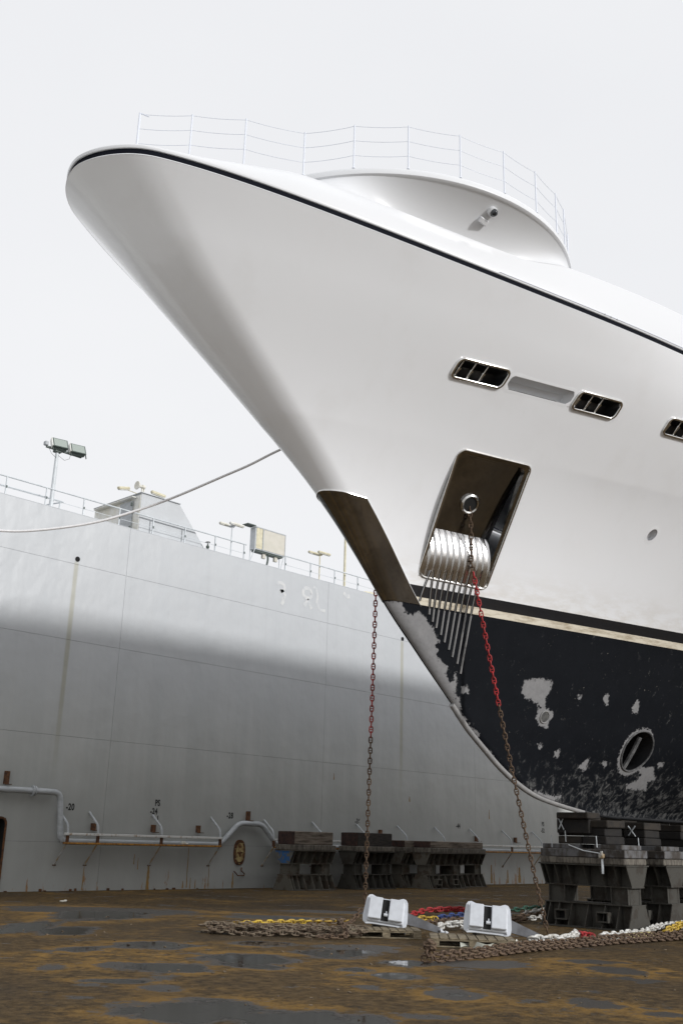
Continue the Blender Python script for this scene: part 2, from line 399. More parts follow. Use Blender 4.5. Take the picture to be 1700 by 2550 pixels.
def circ(cx, cz, rx, rz, a0, a1, n=14): return [(cx+rx*cos(radians(a0+(a1-a0)*k/n)), cz+rz*sin(radians(a0+(a1-a0)*k/n))) for k in range(n+1)]
stroke(circ(25.35, 10.66, .2, .16, 160, -100)+circ(25.42, 10.36, .16, .14, 100, -60)+[(25.5, 10.1), (25.42, 10.0)], .1)
stroke(circ(26.75, 10.68, .24, .2, 0, 360), .1)
stroke([(26.6, 10.15), (26.8, 10.4), (27.0, 10.1)], .12)
stroke([(27.05, 11.0), (27.2, 10.95), (27.3, 10.7), (27.28, 10.4), (27.45, 10.15), (27.75, 10.15)], .09)
stroke([(28.75, 11.08), (28.95, 10.95), (29.1, 11.0)], .12)
for sx, sz, sw in STREAKS:
    MB().lathe([(.085, 0), (.085, .012), (.06, .012), (.06, .004)], Matrix.Translation((sx+.02, W-.001, sz+.02)) @ Matrix.Rotation(pi/2, 4, 'X'), 14).build('scupper', M_BLACK, far_wall)

# doorway in the far wall
m_ = MB()
m_.box(DOOR[0]-.3, DOOR[1]+.3, W+1.2, W+1.25, 0, 2.3)
m_.box(DOOR[0]-.3, DOOR[0]-.26, W+.25, W+1.2, 0, 2.3).box(DOOR[1]+.26, DOOR[1]+.3, W+.25, W+1.2, 0, 2.3)
m_.box(DOOR[1]-.012, DOOR[1]-.004, W+.03, W+4, .01, DOOR[2]).box(DOOR[0]+.004, DOOR[0]+.012, W+.03, W+4, .01, DOOR[2])  # black liners paint the dark of the passage onto its sides
m_.build('passage', M_BLACK, far_wall)
fr = MB(); out = [(DOOR[0], .03), (DOOR[0], DOOR[2]-.16)] + [(DOOR[0]+.16-.16*cos(a), DOOR[2]-.16+.16*sin(a)) for a in np.linspace(0, pi/2, 6)[1:]] + [(DOOR[1]-.16+.16*sin(a), DOOR[2]-.16+.16*cos(a)) for a in np.linspace(0, pi/2, 6)] + [(DOOR[1], .03)]
fr.tube([(x, W-.01, z) for x, z in out], .035, 6)
fr.build('door_coaming', M_RUST, far_wall)
# rust weeps (runs of scale standing a few mm proud of the paint)
def weep(x, z1, z0, w):
    n = 12; a = []; b = []
    for k in range(n+1):
        z = z1+(z0-z1)*k/n; ww = w*.8*(.45+.55*k/n)*(.8+.4*random.random()); c = x+.006*random.uniform(-1, 1)
        a.append((c-ww/2, W-.004, z)); b.append((c+ww/2, W-.004, z))
    MB().grid([a, b], False).build('rust_streak', M_ORUSTW, far_wall, fix=False)
M_ORUSTW = simple('thin_rust_wash', (.30, .16, .035), (.215, .165, .085), 5, .75, stretch=(6, 1, 1))
for x, z1, z0, w in ((17.98, .72, .02, .05), (20.32, .72, .01, .16), (19.75, 1.05, .75, .05), (19.9, .95, .6, .04), (21.85, 1.3, .05, .05), (22.74, .72, .1, .04), (23.78, .5, .02, .1), (22.0, .35, .02, .05), (22.2, .3, .02, .05), (21.7, .25, .03, .07), (35.05, 1.2, .05, .12), (35.6, .7, .05, .25), (36.1, .5, .02, .4), (37.3, .7, .05, .2), (38.4, .8, .05, .2), (39.6, .6, .05, .15), (40.5, .7, .05, .3), (28.5, 4.05, 3.8, .06), (38.3, 3.1, 2.7, .07), (32.9, 3.4, 3.2, .09)):
    weep(x, z1, z0, w)
for x in (15.5, 16.6, 16.75, 17.6, 17.75, 18.9, 19.4, 20.6, 21.1, 21.35, 22.3):
    MB().bbox(x-random.uniform(.02, .07), x+random.uniform(.02, .06), W-.04, W+.002, 0.002, random.uniform(.03, .09), .012).build('rust_lump', M_RUST, far_wall)

# ------------------------------------------------------------------ pipework and rail on the far wall
PY = W-.22
p = thing('fire_main_pipe', (17, PY, 1.0), 'long pale grey pipe with elbows running along the foot of the dock wall', 'pipe')
MB().tube(arc_path([(2, PY, 2.75), (16.78, PY, 2.75), (16.95, PY, 1.38), (22.95, PY, 1.38), (23.75, PY, 2.09), (24.78, PY, 2.09), (25.55, PY, 1.38), (70, PY, 1.38)], .22), .088, 14).build('run', M_PIPE, p)
for x, z in ((15.9, 2.75), (12.3, 2.75), (30, 1.38)):
    MB().tube([(x-.05, PY, z), (x-.01, PY, z)], .15, 14).tube([(x+.01, PY, z), (x+.05, PY, z)], .15, 14).build('flange', M_PIPE, p)
for x, z in ((15.05, 2.75), (24.35, 2.09)):
    MB().tube([(x-.02, PY, z), (x+.02, PY, z)], .095, 14).build('weld_band', M_PIPE, p)
RY = W-.5
def rail_run(x0, x1, label, braces):
    r = thing('fender_rail', ((x0+x1)/2, RY, 1.3), label, 'rail')
    MB().bbox(x0, x1, RY-.06, RY+.06, 1.555, 1.625, .01).build('top_rail', M_RAILT, r)
    MB().bbox(x0, x1, RY-.05, RY+.06, 1.31, 1.365, .008).build('bottom_rail', M_ORUST, r)
    for x in braces:
        MB().tube(arc_path([(x-.02, W-.01, 2.24), (x+.03, RY+.03, 1.86), (x+.04, RY+.005, 1.61)], .12), .033, 8).build('upper_brace', M_PIPE, r)
        MB().box(x+.0, x+.08, RY-.02, RY+.04, 1.36, 1.56).build('rail_post', M_RUST, r)
        MB().tube([(x+.04, RY+.02, 1.32), (x-.02, W-.01, .73)], .024, 6).build('lower_brace', M_PIPER, r)
        MB().bbox(x-.07, x+.05, W-.02, W+.001, .70, .735, .004).build('brace_foot', M_RUST, r)
M_RAILT = simple('weathered_white_rail', (.55, .55, .53), (.30, .22, .14), 6, .6, stretch=(2, 1, 1), lo=.5, hi=.7)
M_PIPER = simple('stained_grey_brace', (.34, .35, .35), (.28, .19, .08), 4, .6)
rail_run(16.9, 22.78, 'rusty double rail on bent brackets left of the oval hatch', [16.97, 18.0, 20.33, 22.7])
rail_run(25.15, 70, 'long double rail on the dock wall running behind the stored keel blocks', [25.08+2.36*k for k in range(11)])
RB = [(18.13, 1.72, .2), (20.34, 1.72, .22), (22.14, 1.75, .22), (24.28, 2.2, .3), (15.1, 2.9, .36), (37.28, 1.75, .22), (40.18, 1.75, .22), (31.1, 1.85, .22)]
for i, (x, z, h) in enumerate(RB):
    lab = ['rusty channel bracket on the wall over the rail\'s left end', 'rusty channel bracket on the wall below the mark -24', 'rusty channel bracket right of the mark -24, over the rail', 'rusty channel bracket holding the arched pipe above the oval hatch', 'tall rusty channel bracket holding the pipe above the dark doorway', 'small rusty bracket on the wall right of the stored keel blocks', 'small rusty bracket on the wall just left of the near anchor chain', 'rusty stub bracket sticking up behind the third stored keel block'][i]
    MB2 = MB().box(x-.06, x+.07, W-.10, W-.09, z, z+h).box(x-.06, x-.05, W-.09, W, z, z+h).box(x-.05, x+.07, W-.09, W, z+h-.012, z+h).box(x-.05, x+.07, W-.28, W-.1, z-.02, z)
    o = MB2.build('wall_bracket', M_RUST); tag(o, lab, 'bracket', 'rusty pipe brackets on the dock wall')
hk = MB().tube([(23.78, W-.05, .55), (23.84, W-.07, .5), (23.93, W-.09, .41), (24.2, W-.09, .41), (24.24, W-.06, .47), (24.1, W-.05, .56), (24.14, W-.02, .66)], .02, 6)
tag(hk.build('wall_hook', M_RUST), 'small rusty bent hook low on the wall below the oval hatch', 'hook')
# litter on the rail and on the floor
tag(MB().bbox(21.15, 21.33, RY-.03, RY+.06, 1.37, 1.47, .03).bbox(21.3, 21.42, RY-.04, RY+.02, 1.37, 1.42, .02).build('crumpled_rag', M_WHITE), 'small white rag caught on the lower rail', 'rag')

# oval hatch
hx, hz = 24.0, 1.15
h = thing('oval_hatch', (hx, W, hz), 'rusty oval bolted manhole cover on the dock wall under the arched pipe', 'hatch')
ov = lambda k, n, a, b: [(hx+a*cos(2*pi*i/n), hz+b*sin(2*pi*i/n)) for i in range(n)]
def oval_plate(a, b, y0, y1, name, mat):
    poly = [(hx+a*math.copysign(abs(cos(t))**.8, cos(t)), hz+b*math.copysign(abs(sin(t))**.8, sin(t))) for t in np.linspace(0, 2*pi, 40, endpoint=False)]
    MB().prism(poly, lambda u, v, d: (u, d, v), y0, y1).build(name, mat, h)
oval_plate(.245, .41, W-.04, W-.001, 'ring', M_RUST)
M_OCH = simple('ochre_flaking_paint', (.42, .33, .15), (.14, .07, .025), 7, .7)
oval_plate(.165, .31, W-.055, W-.041, 'cover', M_OCH)
for k in range(20):
    t = 2*pi*k/20; MB().lathe([(.018, 0), (.018, .02), (.01, .024)], Matrix.Translation((hx+.205*cos(t), W-.04, hz+.36*sin(t))) @ Matrix.Rotation(pi/2, 4, 'X'), 6, False).build('bolt', M_OCH if k % 3 == 0 else M_RUST, h)
MB().box(hx-.02, hx+.02, W-.085, W-.055, hz-.14, hz+.02).box(hx-.1, hx+.1, W-.08, W-.056, hz-.02, hz+.015).box(hx-.05, hx+.05, W-.075, W-.056, hz+.16, hz+.2).build('handle', M_RUST, h)

tag(MB().bbox(14.6, 14.74, 23.45, 23.56, .003, .035, .015).bbox(14.72, 14.8, 23.5, 23.58, .003, .05, .02).build('litter', M_WHITE), 'scrap of white litter on the dock floor near the wall', 'litter')
# ------------------------------------------------------------------ equipment on top of the far wall
T = WALL_H+.02
GY = 28.2
def guard_rail(x0, x1, n, label, ret=False):
    g = thing('guard_rail', ((x0+x1)/2, GY, T), label, 'railing')
    MB().tube([(x0, GY, 12.03), (x1, GY, 12.03)], .026, 8).build('top_rail', M_RAILW, g)
    MB().tube([(x0, GY, 11.68), (x1, GY, 11.68)], .009, 6).build('mid_rail', M_RAILW, g)
    for k in range(n):
        x = x0+.1+(x1-x0-.2)*k/(n-1)
        MB().box(x-.018, x+.018, GY-.02, GY+.02, T, 12.02).build('post', M_RAILW, g)
        MB().bbox(x-.012, x+.03, GY-.035, GY-.012, 11.66, 11.74, .005).build('clamp', M_DGREEN, g)
guard_rail(3.0, 23.85, 16, 'thin pale guard rail on top of the dock wall, left of the cabinet')
guard_rail(25.75, 60, 26, 'thin pale guard rail on top of the dock wall, right of the cabinet')
g = thing('stair_handrail', (15, GY+.7, T), 'low handrail turning round a hatch on the wall top by the floodlight mast', 'railing')
MB().tube([(3, GY+.35, 11.84), (16.32, GY+.35, 11.84)], .024, 8).tube([(16.32, GY+.35, 11.84), (15.75, GY+1.3, 11.72)], .024, 8).build('rail', M_RAILW, g)
for x in (8, 12, 16.2): MB().tube([(x, GY+.36, T), (x, GY+.36, 11.83)], .024, 8).build('post', M_RAILW, g)

# floodlight mast
f = thing('floodlight_mast', (15.72, 28.25, T), 'tall floodlight mast with two square lamps on the wall top', 'lamp post')
MB().tube([(15.72, 28.25, T), (15.72, 28.25, 13.32)], [.07, .055], 12).build('mast', M_RAILW, f)
MB().bbox(15.6, 15.85, 28.13, 28.37, T, T+.03, .01).build('base_plate', M_RAILW, f)
MB().bbox(15.3, 16.6, 28.2, 28.27, 13.36, 13.43, .01).bbox(15.6, 15.84, 28.15, 28.33, 13.3, 13.37, .01).build('crossarm', M_DGREEN, f)
for x in (15.72, 16.38):
    M = Matrix.Translation((x, 28.12, 13.58)) @ Matrix.Rotation(radians(-12), 4, 'Z') @ Matrix.Rotation(radians(-32), 4, 'X')
    o = MB().bbox(-.235, .235, .0, .16, -.19, .19, .03, M).box(-.25, .25, -.03, .0, -.205, .205, M).build('lamp_housing', M_DGREEN, f)
    MB().box(-.215, .215, -.036, -.031, -.175, .175, M).build('lens', M_FGLASS, o)
    MB().box(-.28, -.25, -.03, .12, -.19, .2, M).build('side_shield', M_WHITE, o)
    MB().box(-.26, -.24, .02, .06, -.35, 0, M).box(.24, .26, .02, .06, -.35, 0, M).build('bracket', M_DGREEN, o)
MB().bbox(15.22, 15.34, 28.15, 28.3, 13.42, 13.56, .02).build('junction_box', M_PIPE, f)
MB().tube([(15.74, 28.2, 13.2), (15.95, 28.15, 13.08), (16.15, 28.2, 13.2), (16.2, 28.25, 13.35)], .006, 5).tube([(15.68, 28.2, 13.1), (15.5, 28.2, 13.2), (15.4, 28.22, 13.36)], .006, 5).build('cable', M_MARK, f)

# deckhouse
d = thing('deckhouse', (20.4, 29.6, T), 'grey wedge-sided deckhouse standing on the dock wall', 'deckhouse')
poly = [(19.15, T), (22.15, T), (20.78, 12.86), (19.15, 12.86)]
M_GREYP = simple('grey_house_paint', (.47, .49, .505), (.44, .455, .47), 1.5, .5)
MB().prism(poly, lambda a, b, dd: (a, dd, b), 28.35, 31.2).build('shell', M_GREYP, d)
MB().box(19.13, 19.15, 28.37, 31.18, T+.01, 12.8).build('end_wall', M_WHITE, d)
MB().box(19.08, 19.128, 28.75, 29.5, T+.05, 12.65).build('door', M_PIPE, d)
for z in (11.6, 12.45): MB().bbox(19.03, 19.08, 28.72, 28.8, z, z+.12, .01).build('hinge', M_DGREEN, d)
MB().bbox(18.95, 19.13, 28.6, 31.0, 12.72, 12.76, .01).build('drip_moulding', M_WHITE, d)
MB().bbox(19.1, 20.8, 28.3, 31.25, 12.86, 12.89, .008).build('roof_edge', M_GREYP, d)
def batten(name, c, ax, label, post=None):
    t_ = thing(name, post or c, label, 'lamp', 'strip lamps on the wall top')
    a = Vector(ax).normalized(); c = Vector(c)
    M = Matrix.Translation(c) @ a.to_track_quat('X', 'Z').to_matrix().to_4x4()
    o = MB().bbox(-.3, .3, -.06, .06, -.05, .045, .02, M).build('lamp_housing', M_YLW, t_)
    MB().bbox(-.28, .28, -.045, .045, -.075, -.05, .01, M).build('diffuser', M_WHITE, o)
    return t_
t_ = batten('strip_lamp', (18.5, 28.5, 12.9), (.9, .3, .28), 'yellowed strip lamp tilted over the deckhouse door end', (19.2, 28.5, 12.89)); MB().tube([(18.75, 28.58, 12.9), (19.2, 28.6, 12.88)], .015, 6).build('arm', M_YLW, t_)
t_ = batten('strip_lamp', (19.9, 28.45, 13.04), (1, 0, -.06), 'yellowed strip lamp standing on the deckhouse roof edge', (19.8, 28.45, 12.89)); MB().tube([(19.8, 28.45, 12.88), (19.8, 28.45, 13.0)], .02, 6).build('arm', M_YLW, t_)
hn = thing('horn_speaker', (19.2, 28.45, 12.89), 'white horn loudspeaker on the deckhouse corner', 'loudspeaker')
MB().lathe([(.15, 0), (.155, .02), (.10, .07), (.05, .14), (.05, .22), (.075, .22), (.075, .32), (.02, .33)], Matrix.Translation((18.95, 28.4, 13.1)) @ Matrix.Rotation(radians(90), 4, 'Y') , 18).build('horn', M_WHITE, hn)
MB().box(19.16, 19.2, 28.38, 28.42, 12.88, 13.06).box(19.24, 19.27, 28.38, 28.42, 12.88, 13.06).build('bracket', M_WHITE, hn)
v = thing('hydrant_valve', (21.98, 28.1, T), 'small dark hydrant valve at the foot of the deckhouse slope', 'valve')
MB().lathe([(.05, 0), (.05, .08), (.035, .1), (.06, .13), (.06, .2), (.03, .22), (.03, .26), (.012, .27), (.012, .36)], Matrix.Translation((21.98, 28.12, T)), 12).build('body', M_DGREEN, v)
MB().tube([(21.98+.075*cos(a), 28.12+.075*sin(a), T+.34) for a in np.linspace(0, 2*pi, 14, endpoint=False)], .012, 6, closed=True).build('handwheel', M_MARK, v)

# lamp posts with twin strip lamps
for x, zt, lab in ((23.2, 12.62, 'thin lamp post with twin strip lamps just left of the cabinet'), (27.8, 12.52, 'thin lamp post with twin yellowed strip lamps right of the cabinet')):
    t_ = thing('strip_lamp_post', (x, 28.3, T), lab, 'lamp post')
    MB().tube([(x, 28.3, T), (x, 28.3, zt)], .024, 8).build('post', M_YLW if x > 25 else M_RAILW, t_)
    MB().lathe([(.10, 0), (.11, .02), (.04, .06)], Matrix.Translation((x, 28.3, zt-.02)), 10).build('cap', M_YLW if x > 25 else M_RAILW, t_)
    for dx, dy in ((.12, -.12), (-.12, .18)):
        o = MB().bbox(x+dx-.34, x+dx+.34, 28.3+dy-.06, 28.3+dy+.06, zt+.03, zt+.11, .02).build('lamp_housing', M_YLW if x > 25 else M_WHITE, t_)
        MB().bbox(x+dx-.32, x+dx+.32, 28.3+dy-.045, 28.3+dy+.045, zt+.005, zt+.03, .01).build('diffuser', M_WHITE, o)
tag(MB().tube([(29.35, 28.4, T), (29.35, 28.4, 13.6)], .05, 10).build('mast_pole', M_YLW), 'plain cream pole on the wall top beside the yacht\'s stem', 'pole')
tag(MB().prism([(29.9, T), (31.3, T), (30.7, T+.16), (30.3, T+.12)], lambda a, b, dd: (a, dd, b), 28.1, 28.6).build('tarpaulin_heap', M_YLW), 'low cream heap on the wall top next to the stem', 'heap')

# electrical cabinet on legs
c = thing('electrical_cabinet', (24.85, 28.3, T), 'cream electrical cabinet on legs hanging over the dock wall edge', 'cabinet')
MB().bbox(24.1, 25.62, 28.0, 28.32, 11.9, 12.78, .015).build('case', M_RAILW, c)
MB().box(24.14, 24.44, 27.985, 27.998, 11.94, 12.73).build('side_panel', M_YLW, c)
MB().box(24.5, 25.58, 27.982, 27.998, 11.94, 12.73).build('door_panel', M_CREAM, c)
MB().box(24.45, 24.49, 27.97, 27.998, 11.92, 12.76).box(24.1, 25.62, 27.975, 27.999, 12.735, 12.775).box(25.585, 25.615, 27.975, 27.999, 11.92, 12.73).build('frame_strip', M_PIPE, c)
MB().prism([(28.0, 12.78), (28.32, 12.78), (28.32, 12.82), (28.0, 12.82)], lambda a, b, dd: (dd, a, b), 23.7, 24.1).build('open_hood', M_DGREEN, c)
for a_, b_ in (((24.12, 28.02), (23.88, 28.0)), ((25.6, 28.02), (25.42, 28.0)), ((24.12, 28.28), (24.1, 28.28)), ((25.6, 28.28), (25.6, 28.28))): MB().tube([(*a_, 11.92), (*b_, T)], .018, 6).build('leg', M_RAILW, c)
MB().box(24.2, 25.55, 28.05, 28.3, 11.84, 11.9).build('underside', M_DGREEN, c)
for x in (24.6, 25.2): MB().box(x, x+.14, 28.1, 28.2, 11.66, 11.85).build('terminal_box', M_CREAM, c)
for q in range(3): MB().tube(arc_path([(24.78+q*.04, 28.1, 11.86), (24.8+q*.03, 28.06, 11.65), (24.7+q*.03, 28.02, T)], .1), .016, 6).build('cable', M_DGREEN, c)
# ------------------------------------------------------------------ the yacht
YC = 12.25
def pchip(xk, yk):
    xk = np.asarray(xk, float); yk = np.asarray(yk, float); h = np.diff(xk); d = np.diff(yk)/h
    mm = np.zeros(len(xk)); mm[0] = d[0]; mm[-1] = d[-1]
    for i in range(1, len(xk)-1):
        if d[i-1]*d[i] > 0:
            w1 = 2*h[i]+h[i-1]; w2 = h[i]+2*h[i-1]; mm[i] = (w1+w2)/(w1/d[i-1]+w2/d[i])
    def f(x):
        x = np.clip(np.asarray(x, float), xk[0], xk[-1]); i = np.clip(np.searchsorted(xk, x, side='right')-1, 0, len(xk)-2); t = (x-xk[i])/h[i]
        return (2*t**3-3*t**2+1)*yk[i]+(t**3-2*t**2+t)*h[i]*mm[i]+(-2*t**3+3*t**2)*yk[i+1]+(t**3-t**2)*h[i]*mm[i+1]
    return f
ZK = [2.30, 2.45, 2.6, 2.78, 3.1, 3.40, 3.75, 4.15, 5.0, 5.9, 6.7, 7.5, 8.4, 9.0, 9.6, 10.0, 10.3, 10.55, 10.75]
XK = [20.873, 19.463, 18.507, 17.925, 17.235, 16.748, 16.211, 15.732, 14.687, 13.647, 12.84, 11.949, 10.762, 9.796, 8.811, 8.058, 7.58, 6.95, 6.6]
def blend(lo, hi, a, b):
    def f(z):
        z = np.asarray(z, float); t = np.clip((z-a)/(b-a), 0, 1); t = t*t*(3-2*t); return lo(z)*(1-t)+hi(z)*t
    return f
def poly(*c): return lambda z: np.polyval(c, (np.clip(np.asarray(z, float), 5, 10.8)-8.5)/2.3)
_xp = poly(.30788308, .24026805, -.95389092, -3.58437643, 10.64164702)
XS = blend(pchip(ZK, XK), lambda z: _xp(z)-.17*np.clip((np.asarray(z, float)-10.2)/.55, 0, 1)**2, 5.0, 6.0)      # stem profile: x over height
RN = blend(pchip([2.30, 3.0, 4.15, 6.17, 7.5], [.06, .06, .08, .13, .2]), poly(-.01052285, .21008765, .34131462), 5.2, 6.8)
AN = pchip([2.30, 4.15, 6.17, 7.5, 9.7, 10.75], [.15, .2, .3, .35, .5, .7])
_lnk = poly(.04966849, .54252367, -.86622831)
KN = blend(pchip([2.30, 2.9, 3.6, 4.6, 5.5, 6.3, 7.2], [.0, .11, .18, .218, .236, .262, .31]), lambda z: np.exp(_lnk(z)), 5.2, 6.8)
EN = blend(lambda z: 1.0+0*np.asarray(z, float), poly(-.06700609, -.15162518, .91407973), 5.2, 6.8)
def zs(x): return 10.67+.60*np.exp(-(np.maximum(np.asarray(x, float)-6.9, 0)/5.2)**1.35)      # sheer height
def zmap(ze, x): return np.where(ze < 8.5, ze, 8.5+(ze-8.5)*(zs(x)-8.5)/2.25)
def zinv(z, x): return np.where(z < 8.5, z, 8.5+(z-8.5)*2.25/(zs(x)-8.5))
def soft(y, B=5.4): return np.where(y < 3.5, y, 3.5+(B-3.5)*np.tanh((y-3.5)/(B-3.5)))
def hyz(x, ze):
    x = np.asarray(x, float); ze = np.asarray(ze, float)
    s = np.maximum(x-XS(ze), 0); q = np.minimum(s/AN(ze), 1)
    y = soft(RN(ze)*np.sqrt(np.maximum(1-(1-q)**2, 0))+KN(ze)*np.maximum(s, 1e-9)**EN(ze))
    d = np.maximum(8.52-ze, 0); fade = np.clip((x-15.0)/2.0, 0, 1)          # knuckle line
    return y-.11*fade*d*np.exp(-d/.7)
def hy(x, z): return hyz(x, zinv(np.asarray(z, float), np.asarray(x, float)))
def hp(x, z, off=0.0):
    """point on the port side of the hull, off metres outward"""
    e = 2e-3; y = float(hy(x, z)); n = Vector((float(hy(x+e, z)-y)/e, 1.0, float(hy(x, z+e)-y)/e))
    n = Vector((-n.x, 1.0, -n.z)).normalized()
    return Vector((x+n.x*off, YC-(y+n.y*off), z+n.z*off))
def in_poly(px, pz, poly):
    ins = np.zeros(px.shape, bool); n = len(poly)
    for i in range(n):
        x1, z1 = poly[i]; x2, z2 = poly[(i+1) % n]
        c = ((z1 > pz) != (z2 > pz)) & (px < (x2-x1)*(pz-z1)/((z2-z1) if z2 != z1 else 1e-12)+x1); ins ^= c
    return ins
def snap(px, pz, poly):
    best = np.full(px.shape, 1e9); bx = px.copy(); bz = pz.copy(); n = len(poly)
    for i in range(n):
        x1, z1 = poly[i]; x2, z2 = poly[(i+1) % n]; dx, dz = x2-x1, z2-z1; L = dx*dx+dz*dz+1e-12
        t = np.clip(((px-x1)*dx+(pz-z1)*dz)/L, 0, 1); qx, qz = x1+t*dx, z1+t*dz; d = (qx-px)**2+(qz-pz)**2
        k = d < best; best[k] = d[k]; bx[k] = qx[k]; bz[k] = qz[k]
    return bx, bz
# openings, in side view (x, z)
def rr_at(cx, cz, w, h, r, shear=0.0, n=5): return [(cx+a+shear*b, cz+b) for a, b in rrect(w, h, r, n)]
FAIR = [rr_at(13.52, 9.585, 1.00, .275, .09), rr_at(16.02, 9.565, .98, .275, .09), rr_at(18.20, 9.55, .98, .275, .09)]
SLOT = rr_at(14.78, 9.565, 1.38, .22, .05)
PTL = (13.97, 8.49); PEX = (1.56, -.025); PEZ = (.25, -2.16)
def pk(u, w): return (PTL[0]+PEX[0]*u+PEZ[0]*w, PTL[1]+PEX[1]*u+PEZ[1]*w)
POCKET = [pk(.5+a/1.56, .5-b/2.16) for a, b in rrect(1.56, 2.16, .13, 6)]
HOLE = [(19.02+.118*cos(t), 7.815+.118*sin(t)) for t in np.linspace(0, 2*pi, 24, endpoint=False)]
THR = [(21.08+.46*cos(t), 3.66+.42*sin(t)) for t in np.linspace(0, 2*pi, 36, endpoint=False)]
CUTS = FAIR+[SLOT, POCKET, HOLE, THR]
PATCH = [
 [(13.5, 5.84), (14.0, 5.82), (14.14, 5.65), (14.32, 5.64), (14.43, 5.73), (14.6, 5.61), (14.84, 5.42), (15.02, 5.23), (14.97, 5.14), (15.08, 4.93), (15.35, 4.81), (15.32, 4.7), (15.46, 4.53), (15.55, 4.61), (15.56, 4.76), (15.73, 4.17), (15.2, 4.1)],
 [(17.27, 4.76), (17.4, 4.8), (17.75, 4.84), (18.03, 4.79), (18.0, 4.63), (17.96, 4.5), (17.99, 4.31), (17.86, 4.29), (17.73, 4.4), (17.5, 4.41), (17.3, 4.53)],
 [(17.83, 4.26), (17.98, 4.32), (18.28, 4.2), (18.23, 4.03), (18.22, 3.9), (17.93, 3.97), (17.84, 4.13)],
 [(15.76, 4.49), (15.93, 4.52), (15.98, 4.39), (15.82, 4.36)],
 [(15.6, 4.28), (15.79, 4.26), (15.88, 4.08), (16.22, 3.77), (16.44, 3.66), (16.5, 3.5), (16.8, 3.38), (16.94, 3.29), (17.0, 3.1), (16.6, 3.2), (16.0, 3.7), (15.4, 4.1)],
 [(18.81, 4.63), (18.92, 4.63), (18.94, 4.52), (18.84, 4.53)], [(19.55, 4.65), (19.59, 4.72), (19.69, 4.7), (19.71, 4.51), (19.59, 4.54)],
 [(20.46, 4.56), (20.54, 4.68), (20.64, 4.68), (20.68, 4.45), (20.52, 4.42)], [(18.06, 3.58), (18.15, 3.62), (18.21, 3.54), (18.16, 3.51)],
 [(18.6, 3.47), (18.7, 3.52), (18.78, 3.48), (18.75, 3.36), (18.63, 3.39)], [(19.49, 3.24), (19.57, 3.37), (19.67, 3.41), (19.72, 3.27), (19.72, 3.17), (19.54, 3.2)],
 [(20.14, 3.35), (20.23, 3.42), (20.31, 3.33), (20.25, 3.27)], [(21.37, 3.34), (21.87, 3.37), (22.18, 3.1), (21.97, 3.04), (22.12, 2.88), (21.39, 2.88), (21.26, 2.98), (21.58, 3.04), (21.58, 3.18)],
 [(21.92, 3.45), (22.11, 3.49), (22.19, 3.39), (22.04, 3.35)],
 [(21.08+.53*cos(t), 3.64+.49*sin(t)) for t in np.linspace(pi*.3, 1.75*pi, 24)],
 [(17.6, 2.86), (18.1, 2.72), (18.9, 2.62), (19.3, 2.62), (19.0, 2.5), (18.0, 2.5)]]
